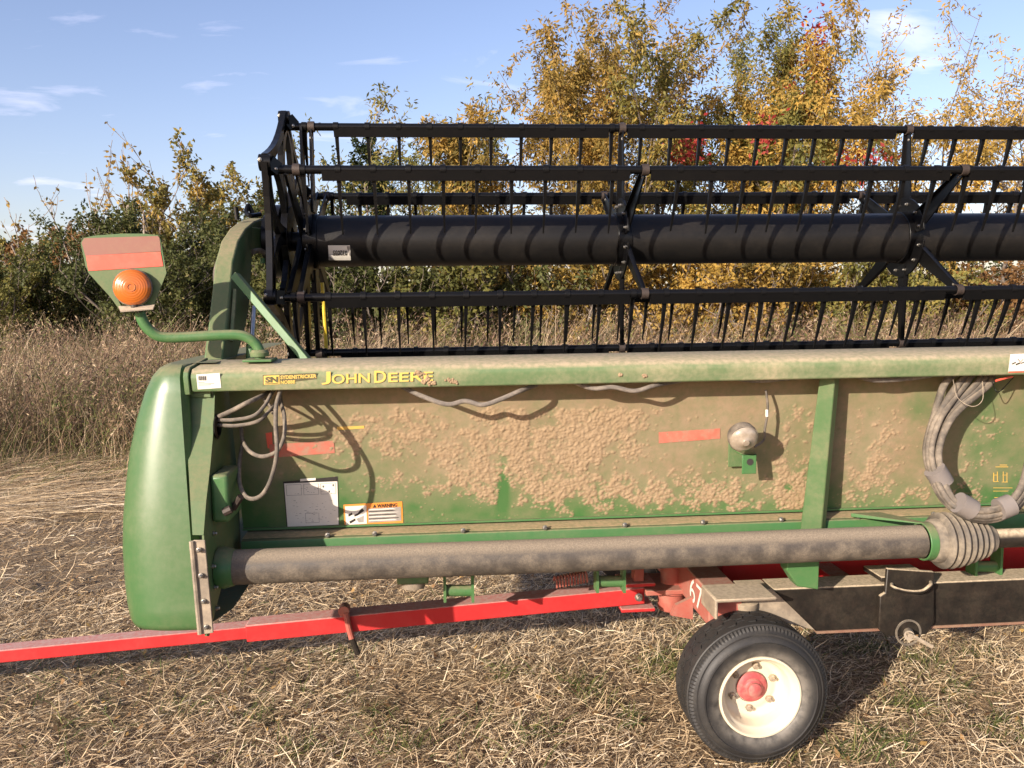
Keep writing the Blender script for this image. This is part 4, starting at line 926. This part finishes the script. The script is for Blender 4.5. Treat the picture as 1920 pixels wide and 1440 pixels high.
# green grass tufts
cx_, cy_ = [], []
tufts = [PZ(*q, 0)[:2] for q in ((1090, 1275), (1235, 1235), (1250, 1260), (700, 1330), (1180, 1345), (640, 1225), (480, 1345), (1630, 1215), (1840, 1225), (1730, 1240), (1700, 1330), (1660, 1395), (760, 1400), (950, 1260), (1120, 1300), (1600, 1420), (330, 1330), (1800, 1290), (1290, 1210), (1000, 1370), (1880, 1370), (560, 1400))]
for q in tufts:
    n_ = rp_.integers(45, 95); cx_.append(q[0]+rp_.normal(0, .05, n_)); cy_.append(q[1]+rp_.normal(0, .045, n_))
n_ = 4200; cx_.append(rp_.uniform(-2.6, 2.9, n_)); cy_.append(rp_.uniform(2.2, 5.0, n_)); x, y = np.concatenate(cx_), np.concatenate(cy_)
keep = (np.arange(len(x)) < len(x)-n_) | (fbm(x, y, 55, 3, 1.6) > .12); x, y = x[keep], y[keep]
K = len(x); a = rp_.uniform(0, 6.3, K); t_ = rp_.uniform(.6, 1.45, K); D = np.stack([np.cos(a)*np.cos(t_), np.sin(a)*np.cos(t_), np.sin(t_)], 1); Ln = rp_.uniform(.035, .125, K)
ribbons(np.stack([x, y, gz(x, y)], 1), D, Ln, rp_.uniform(.0025, .005, K), np.stack([np.cos(a), np.sin(a), -np.ones(K)*.9], 1)*(Ln*.35)[:, None], np.full(K, .4), np.clip(rp_.normal(.45, .3, K), 0, 1), 'grass_tufts', 'grass', 'short green grass sprouting through the straw', 'grass')
# tall dry weeds
def weeds(n_, x0, x1, y0, y1, hm, hs, wd, name, label, tm, edge=None, tv=.27, dens=.0):
    x = rp_.uniform(x0, x1, n_); y = y0+(y1-y0)*rp_.random(n_)
    if edge is not None:
        k_ = y > 8.0+.45*np.sin(x*1.3)+.3*np.sin(x*3.1+1); x, y = x[k_], y[k_]
    K = len(x); cl = fbm(x, y, 61, 4, .75); cl2 = fbm(x, y, 62, 3, .45)
    a = rp_.normal(.3, 1.6, K); t_ = np.clip(rp_.normal(1.2, .28, K), .4, 1.57)
    D = np.stack([np.cos(a)*np.cos(t_), np.sin(a)*np.cos(t_), np.sin(t_)], 1)
    Ln = np.clip(rp_.normal(hm, hs, K)*(1+.75*cl), .12, 1.6)
    if edge is not None: Ln *= np.clip((y-7.4)/2.2, .25, 1)
    bd = np.stack([rp_.normal(.12, .22, K), rp_.normal(0, .2, K), -np.abs(rp_.normal(.08, .1, K))], 1)*Ln[:, None]
    P = np.stack([x, y, gz(x, y)], 1); tint = np.clip(tm+.6*cl2+.35*cl+rp_.normal(0, tv, K), 0, 1)
    if edge is not None: lowg = (rp_.random(K) < .45) & (y < 9.6); tint[lowg] = rp_.uniform(0, .2, lowg.sum())
    ribbons(P, D, Ln, rp_.uniform(.6, 1.5, K)*wd, bd, np.full(K, .8), tint, name, 'weeds', label, 'weeds', seg=3)
    return P+D*Ln[:, None]+bd, tint, y
tips = weeds(19000, -10.5, -.2, 7.4, 13, .86, .22, .0058, 'tall_weeds', 'dry brown weeds and grass standing left of the header', .42, True)
tips2 = weeds(20000, -15, 16, 12.5, 20, 1.15, .2, .008, 'tall_weeds_beyond', 'band of dry weeds reaching back to the tree line', .5)
weeds(5000, -.5, 14, 8.6, 13, .80, .2, .007, 'tall_weeds_behind_reel', 'dry weeds standing behind the reel', .5)
K = 7000; x = rp_.uniform(-9, -.6, K); y = 7.5+1.5*rp_.random(K)+.3*np.sin(x*1.7); a = rp_.normal(.2, 1.2, K); t_ = np.abs(rp_.normal(.65, .3, K)); Ln = rp_.uniform(.18, .55, K)*np.clip((y-6.6)/2, .3, 1)
D = np.stack([np.cos(a)*np.cos(t_), np.sin(a)*np.cos(t_), np.sin(t_)], 1); P = np.stack([x, y, gz(x, y)], 1)
ribbons(P, D, Ln, rp_.uniform(.004, .008, K), np.stack([np.cos(a)*.3, np.sin(a)*.3, -.25*np.ones(K)], 1)*Ln[:, None], np.full(K, .7), np.clip(np.where(rp_.random(K) < .42, rp_.uniform(0, .2, K), rp_.uniform(.4, 1, K)), 0, 1), 'leaning_grass', 'weeds', 'tangled leaning grass along the front edge of the weeds', 'grass', seg=3)
# seed heads and small leaves on the weeds
for (tp, tn, yy), n_, sz0, nm, lb_ in ((tips, 26000, .015, 'weed_seed_heads', 'fluffy seed heads on the weeds left of the header'), (tips2, 26000, .024, 'weed_seed_heads_beyond', 'seed heads on the weeds before the tree line')):
    i_ = rp_.integers(0, len(tp), n_); c = tp[i_]+rp_.normal(0, 1, (n_, 3))*np.array([.06, .06, .07])-np.array([0, 0, 1])*(rp_.random(n_)**1.6*.5)[:, None]*np.minimum(tp[i_, 2:3], 1); c[:, 2] = np.maximum(c[:, 2], .03)
    c = c[:]; d = unit(rp_.normal(size=(n_, 3))+np.array([0, 0, .5])); s_ = unit(np.cross(d, rp_.normal(size=(n_, 3)))); q = sz0*rp_.uniform(.5, 1.5, n_)[:, None]
    V = np.stack([c-d*q, c-s_*q*.32, c+d*q, c+s_*q*.32], 1).reshape(-1, 3)
    set_props(mesh_obj(nm, arrays_mesh(nm, V, np.arange(n_*4).reshape(-1, 4), np.repeat(np.clip(tn[i_]+rp_.normal(0, .16, n_), 0, 1), 4)), M['weeds']), lb_, 'weeds', kind='stuff')
# bushy dry forbs standing among the grass: stems with clouds of small withered leaves
def forbs(n_, x0, x1, y0, y1, hlo, hhi, per, sz, name, label):
    x = rp_.uniform(x0, x1, n_); y = rp_.uniform(y0, y1, n_); k_ = y > 8.6+.4*np.sin(x*1.3); x, y = x[k_], y[k_]; n_ = len(x)
    h = rp_.uniform(hlo, hhi, n_); w_ = h*rp_.uniform(.16, .34, n_); base = np.clip(rp_.choice([.07, .16, .27, .36, .5, .7, .9], n_, p=[.16, .14, .16, .18, .14, .12, .10])+rp_.normal(0, .03, n_), 0, 1)
    i_ = np.repeat(np.arange(n_), per); K = len(i_); t_ = rp_.random(K)**.7; rr = rp_.normal(size=(K, 2))*(w_[i_]*(.25+.75*t_))[:, None]*.55
    c = np.stack([x[i_]+rr[:, 0], y[i_]+rr[:, 1], gz(x[i_], y[i_])+h[i_]*(.12+.88*t_)], 1)
    d = unit(rp_.normal(size=(K, 3))+np.array([0, 0, .8])); s_ = unit(np.cross(d, rp_.normal(size=(K, 3)))); q = sz*rp_.uniform(.4, 1.6, K)[:, None]
    V = np.stack([c-d*q, c-s_*q*.28, c+d*q, c+s_*q*.28], 1).reshape(-1, 3)
    set_props(mesh_obj(name, arrays_mesh(name, V, np.arange(K*4).reshape(-1, 4), np.repeat(np.clip(base[i_]+rp_.normal(0, .05, K), 0, 1), 4)), M['weeds']), label, 'weeds', kind='stuff')
forbs(1050, -10, -.6, 8.4, 13, .45, 1.05, 100, .024, 'dry_forbs', 'bushy withered forbs among the grass left of the header')
forbs(620, -14, 13, 13, 19.5, .8, 1.45, 70, .036, 'dry_forbs_beyond', 'bushy withered forbs in front of the tree line')
# ---- trees
def leaf_quads(P, Dv, ln, wd, tint):
    K = len(P); s_ = unit(np.cross(Dv, rp_.normal(size=(K, 3))+np.array([0, 0, .4])))
    V = np.stack([P, P+Dv*ln[:, None]*.5-s_*wd[:, None], P+Dv*ln[:, None], P+Dv*ln[:, None]*.5+s_*wd[:, None]], 1).reshape(-1, 3)
    return V, np.repeat(tint, 4)
def skeleton(h, w, stems, levels, r0, upw, seed, start=.25, kids=5, wander=.12):
    rs = np.random.default_rng(seed); segs = []; tw = []
    def go(p, d, L, r, lev):
        n_ = 5; pts = [p]; q = p.copy(); dd = d.copy()
        for i in range(n_):
            dd = dd+rs.normal(0, wander, 3)+np.array([0, 0, upw*(.10 if lev else .05)]); dd /= np.linalg.norm(dd); q = q+dd*L/n_; pts.append(q.copy())
        pts = np.array(pts); segs.append((pts, np.linspace(r, r*.45, n_+1), lev))
        if lev >= levels-1: tw.append(pts)
        if lev < levels:
            for k in range(kids):
                t = (start if lev == 0 else .15)+(1-(start if lev == 0 else .15))*((k+rs.random())/kids); f = t*n_; i = min(int(f), n_-1); b = pts[i]+(pts[i+1]-pts[i])*(f-i)
                az = rs.uniform(0, 6.283); el = rs.uniform(.15, 1.0); sp = np.array([math.cos(az)*math.cos(el), math.sin(az)*math.cos(el), math.sin(el)])
                nd = unit(sp*.9+dd*.35); go(b, nd, L*rs.uniform(.36, .56)*(1-.15*t if lev == 0 else 1), r*.45*(1-.4*t), lev+1)
    for s_ in range(stems):
        az = rs.uniform(0, 6.283); ln_ = rs.uniform(.0, .5 if stems > 1 else .08)
        go(np.array([math.cos(az), math.sin(az), 0])*.12*(stems > 1), unit(np.array([math.cos(az)*ln_, math.sin(az)*ln_, 1.])), rs.uniform(.8, 1.0), r0, 0)
    A = np.concatenate([q[0] for q in segs]); hi = np.percentile(A[:, 2], 99.5); wx = np.percentile(np.abs(A[:, :2]-A[:, :2].mean(0)), 91)
    S = np.array([w/2/wx, w/2/wx, h/hi]); cc = np.array([A[:, 0].mean(), A[:, 1].mean(), 0])*.7
    f = lambda q: (q-cc*np.clip(q[:, 2:3], 0, .3)/.3)*S
    return [(f(a), b, c) for a, b, c in segs], [f(a) for a in tw]
TREES = 0
def tree(name, px_, top, Y, wpx, mat, label, cat='tree', group=None, stems=1, levels=3, leaves=5200, ln=.125, compound=True, tint=.5, r0=.06, start=.25, kids=5, low=0.0, droop=.35, sparse=1.0, extra=None, topbias=0):
    global TREES; TREES += 1; seed = 100+TREES
    base = PY(px_, 560, Y); h = PY(px_, top, Y)[2]; wm = wpx/FPX*Y
    t = empty(name, (base[0], Y, float(gz(base[0], Y))), label, cat, group); o = np.array(t.location)
    segs, tw = skeleton(h, wm, stems, levels, r0, 1.0, seed, start, kids)
    b = MB()
    for pts, r, lev in segs:
        if lev <= 2: b.tube(pts+o, np.maximum(r*(1 if lev == 0 else .9), .007), 6 if lev == 0 else 4, cap=False)
    b.build('trunk', M['bark_pale' if cat == 'sapling' else 'bark'], t, smooth=80)
    rs = np.random.default_rng(seed+500); A = np.array([q for q in tw]); K = int(leaves*sparse)
    i_ = rs.integers(0, len(A), K); f = .25+rs.random(K)*.75; f *= 4.999; j = f.astype(int); fr = (f-j)[:, None]
    P = A[i_, j]*(1-fr)+A[i_, j+1]*fr
    if topbias: kp = rs.random(K) < np.clip((P[:, 2]/h-.1)*topbias, .08, 1); P = P[kp]; i_ = i_[kp]; K = len(P)
    if low: P[:, 2] = P[:, 2]*(1-low)+low*P[:, 2]*rs.random(K)
    Dv = unit(rs.normal(size=(K, 3))+np.array([0, 0, -droop])); cl = fbm(P[:, 0]+P[:, 1]*.7, P[:, 2], seed, 3, 1.4)
    tn = np.clip(tint+.55*cl+rs.normal(0, .13, K)+.12*(rs.random(len(A))[i_]-.5), 0, 1)
    if compound:
        q = 5; P2, D2, T2 = [], [], []; side = unit(np.cross(Dv, rs.normal(size=(K, 3))))
        for m_ in range(q):
            t_ = (m_//2)/2.2; sg = (-1, 1)[m_ % 2] if m_ < q-1 else 0
            P2.append(P+Dv*(ln*2.0*t_)); D2.append(unit(Dv*(.55 if sg else 1)+side*sg*.8+np.array([0, 0, -.3])+rs.normal(0, .15, (K, 3)))); T2.append(tn+rs.normal(0, .05, K))
        P, Dv, tn = np.concatenate(P2), np.concatenate(D2), np.clip(np.concatenate(T2), 0, 1)
    P = P+rs.normal(0, .03, P.shape); P[:, 2] = np.maximum(P[:, 2], .05)
    l_ = ln*rs.uniform(.7, 1.3, len(P)); V, tt = leaf_quads(P+o, Dv, l_, l_*(.17 if compound else .27), tn)
    c0 = o; me = arrays_mesh('crown', V-c0, np.arange(len(V)).reshape(-1, 4), tt); mesh_obj('crown', me, M[mat], t, tuple(c0))
    if extra:
        for (mat2, n2, fx, fz, rx, rz) in extra:
            K = n2; c = np.array([fx*wm/2, -.85*wm/2, fz*h]); P = c+rs.normal(size=(K, 3))*np.array([rx, .3, rz]); Dv = unit(rs.normal(size=(K, 3))+np.array([0, 0, -.5])); l_ = ln*rs.uniform(.7, 1.2, K)
            V, tt = leaf_quads(P+o, Dv, l_, l_*.25, np.clip(rs.normal(.5, .25, K), 0, 1)); mesh_obj('red_vine', arrays_mesh('red_vine', V-c0, np.arange(len(V)).reshape(-1, 4), tt), M[mat2], t, tuple(c0))
    return t
G1 = 'autumn trees behind the reel'
tree('autumn_tree', 1000, 150, 18.5, 330, 'leaf_ochre', 'ochre and olive tree at the left edge of the tall autumn grove', group=G1, stems=3, tint=.42, leaves=3300)
tree('autumn_tree', 1085, 25, 20, 360, 'leaf_ochre', 'tall ochre tree, leftmost of the highest crowns above the reel', group=G1, stems=3, tint=.5, leaves=4200)
tree('autumn_tree', 1205, -25, 21.5, 300, 'leaf_ochre', 'tall slender ochre tree rising above the first reel spider', group=G1, stems=2, tint=.55, leaves=2600)
tree('autumn_tree', 1335, 60, 19.5, 360, 'leaf_olive', 'olive yellow tree with small red vine tufts above the reel middle', group=G1, stems=3, tint=.62, leaves=4300, extra=[('leaf_red', 220, -.55, .62, .22, .22), ('leaf_red', 120, .2, .66, .12, .2)])
tree('autumn_tree', 1450, 5, 21, 330, 'leaf_olive', 'olive tree carrying the large red vine above the reel', group=G1, stems=2, tint=.6, leaves=3800, extra=[('leaf_red', 420, .05, .80, .12, .5), ('leaf_red', 300, -.1, .66, .2, .3)])
tree('autumn_tree', 1575, 55, 19, 380, 'leaf_yellow', 'broad golden brown tree left of the second reel spider', group=G1, stems=3, tint=.48, leaves=4600, extra=[('leaf_red', 160, -.25, .58, .25, .2)])
tree('autumn_tree', 1690, -40, 23, 360, 'leaf_ochre', 'half bare tree with thin straight stems above the second reel spider', group=G1, stems=4, tint=.6, leaves=1300, r0=.05, topbias=1.0)
tree('autumn_tree', 1820, 10, 20.5, 360, 'leaf_yellow', 'sparse yellow tree with bare branches near the right edge', group=G1, stems=3, tint=.62, leaves=900, r0=.05)
tree('autumn_tree', 1935, 60, 21, 200, 'leaf_yellow', 'sparse yellow tree cut by the right edge of the picture', group=G1, stems=2, tint=.66, leaves=700, r0=.045)
tree('autumn_tree', 1140, 230, 23, 300, 'leaf_ochre', 'ochre tree half hidden behind the tall leftmost crowns', group=G1, stems=3, tint=.4, leaves=2200)
tree('autumn_tree', 1500, 210, 24, 300, 'leaf_yellow', 'amber tree half hidden behind the red vine tree', group=G1, stems=3, tint=.42, leaves=2400)
tree('olive_tree', 765, 185, 22, 300, 'leaf_olive', 'thin olive tree standing behind the left third of the reel', group=G1, stems=3, tint=.52, leaves=1500, r0=.045)
tree('olive_tree', 860, 235, 20, 190, 'leaf_olive', 'low olive tree between the thin olive tree and the ochre grove', group=G1, stems=3, tint=.5, leaves=1500, r0=.045)
tree('cedar_tree', 665, 262, 21, 130, 'leaf_cedar', 'dark green cedar behind the left end of the reel', stems=1, compound=False, ln=.09, leaves=15000, levels=3, start=.05, kids=7, tint=.5, droop=0)
G2 = 'shrubs and trees left of the reel'
tree('leafy_tree', 425, 292, 23, 190, 'leaf_olive', 'light green tree between the marker light panel and the reel end', group=G2, stems=4, tint=.7, leaves=8500, compound=False, ln=.12)
tree('leafy_tree', 345, 328, 24, 170, 'leaf_olive', 'lower light green tree just right of the bare sapling', group=G2, stems=4, tint=.66, leaves=7500, compound=False, ln=.12)
tree('dense_shrub', 185, 392, 21.5, 190, 'leaf_green', 'dense dark green shrub behind the left edge of the marker light panel', 'shrub', G2, stems=5, compound=False, ln=.085, leaves=17000, start=.03, kids=6, tint=.45, r0=.04)
tree('dense_shrub', 290, 392, 20.5, 210, 'leaf_green', 'dense dark green shrub directly behind the marker light panel', 'shrub', G2, stems=6, compound=False, ln=.085, leaves=19000, start=.03, kids=6, tint=.42, r0=.04)
tree('dense_shrub', 395, 400, 20, 210, 'leaf_green', 'dense green shrub between the marker light panel and the reel arm', 'shrub', G2, stems=6, compound=False, ln=.085, leaves=19000, start=.03, kids=6, tint=.5, r0=.04)
tree('dense_shrub', 490, 430, 19.5, 190, 'leaf_green', 'dense green shrub right behind the green reel arm', 'shrub', G2, stems=6, compound=False, ln=.085, leaves=17000, start=.03, kids=6, tint=.48, r0=.04)
tree('dense_shrub', 95, 470, 21, 150, 'leaf_green', 'low dark shrub left of the marker light panel', 'shrub', G2, stems=5, compound=False, ln=.085, leaves=9000, start=.03, kids=6, tint=.55, r0=.04)
tree('dense_shrub', 15, 470, 20, 130, 'leaf_olive', 'yellow green shrub at the left edge of the picture', 'shrub', G2, stems=5, compound=False, ln=.085, leaves=8000, start=.03, kids=6, tint=.55, r0=.04)
tree('bare_sapling', 262, 248, 22, 150, 'leaf_ochre', 'nearly bare sapling with a few tan leaves above the marker light panel', 'sapling', stems=4, levels=2, compound=False, ln=.14, leaves=700, tint=.6, r0=.06, start=.4, kids=5, topbias=1.0)
tree('bare_sapling', 165, 360, 22.5, 170, 'leaf_ochre', 'bare arching sapling leaning out left of the marker light panel', 'sapling', stems=4, levels=2, compound=False, ln=.13, leaves=200, tint=.55, r0=.055, start=.3, kids=4)
for (a, b, c, d, lb_) in ((15, 428, 40, 130, 'dark far tree at the far left of the skyline'), (70, 440, 37, 130, 'russet far tree second from the left on the skyline'), (140, 425, 36, 140, 'russet far tree just left of the dense shrubs')):
    tree('far_tree', a, b, c, d, 'leaf_brown' if a > 20 else 'leaf_olive', lb_, group='far trees on the left skyline', stems=3, compound=False, ln=.2, leaves=6000, start=.1, tint=.45)
G3 = 'bushes along the foot of the trees'
bs_ = [(560, 440, 'leaf_green', .5, 'green bush seen through the end wheel of the reel'), (640, 470, 'leaf_green', .42, 'dark green bush behind the inventory label end of the reel'), (730, 455, 'leaf_green', .6, 'green bush below the thin olive tree'),
       (820, 470, 'leaf_olive', .4, 'olive bush below the low olive tree'), (905, 440, 'leaf_ochre', .3, 'tan bush left of the tall ochre grove'), (985, 470, 'leaf_green', .75, 'bright green bush below the reel tube left of the first spider'), (1060, 430, 'leaf_ochre', .45, 'ochre bush just left of the first reel spider'),
       (1150, 455, 'leaf_yellow', .3, 'amber bush directly behind the first reel spider'), (1240, 430, 'leaf_yellow', .45, 'golden bush just right of the first reel spider'), (1330, 450, 'leaf_yellow', .38, 'golden bush midway between the two reel spiders'), (1420, 430, 'leaf_ochre', .4, 'ochre bush below the red vine tree'),
       (1500, 455, 'leaf_yellow', .4, 'amber bush left of the second reel spider'), (1600, 440, 'leaf_olive', .55, 'olive bush just left of the second reel spider'), (1690, 465, 'leaf_olive', .45, 'olive bush directly behind the second reel spider'), (1770, 480, 'leaf_olive', .62, 'low olive bush right of the second reel spider'), (1870, 470, 'leaf_brown', .5, 'brown bush at the right edge below the sparse tree')]
for i, (a, b, mt_, tn_, lb_) in enumerate(bs_):
    tree('understory_bush', a, b, 17.6+1.3*((i*37) % 10)/10, 150, mt_, lb_, 'bush', G3, stems=5, compound=False, ln=.105, leaves=6300, start=.03, kids=6, tint=tn_, r0=.035)
# far mass of undergrowth that closes the view under the crowns
K = 26000; x = rp_.uniform(-16, 24, K); y = rp_.uniform(23.5, 27, K); hh = np.clip(2.7+1.2*fbm(x, y*0, 90, 4, .5), .6, 3.4); z = hh*rp_.random(K)**.7
P = np.stack([x, y, z], 1); l_ = rp_.uniform(.12, .22, K); V, tt = leaf_quads(P, unit(rp_.normal(size=(K, 3))), l_, l_*.3, np.clip(.4+.8*fbm(x, z, 91, 3, .8)+rp_.normal(0, .15, K), 0, 1))
set_props(mesh_obj('background_undergrowth', arrays_mesh('background_undergrowth', V, np.arange(len(V)).reshape(-1, 4), tt), M['leaf_olive']), 'far undergrowth closing the view under the tree crowns', 'undergrowth', kind='stuff')
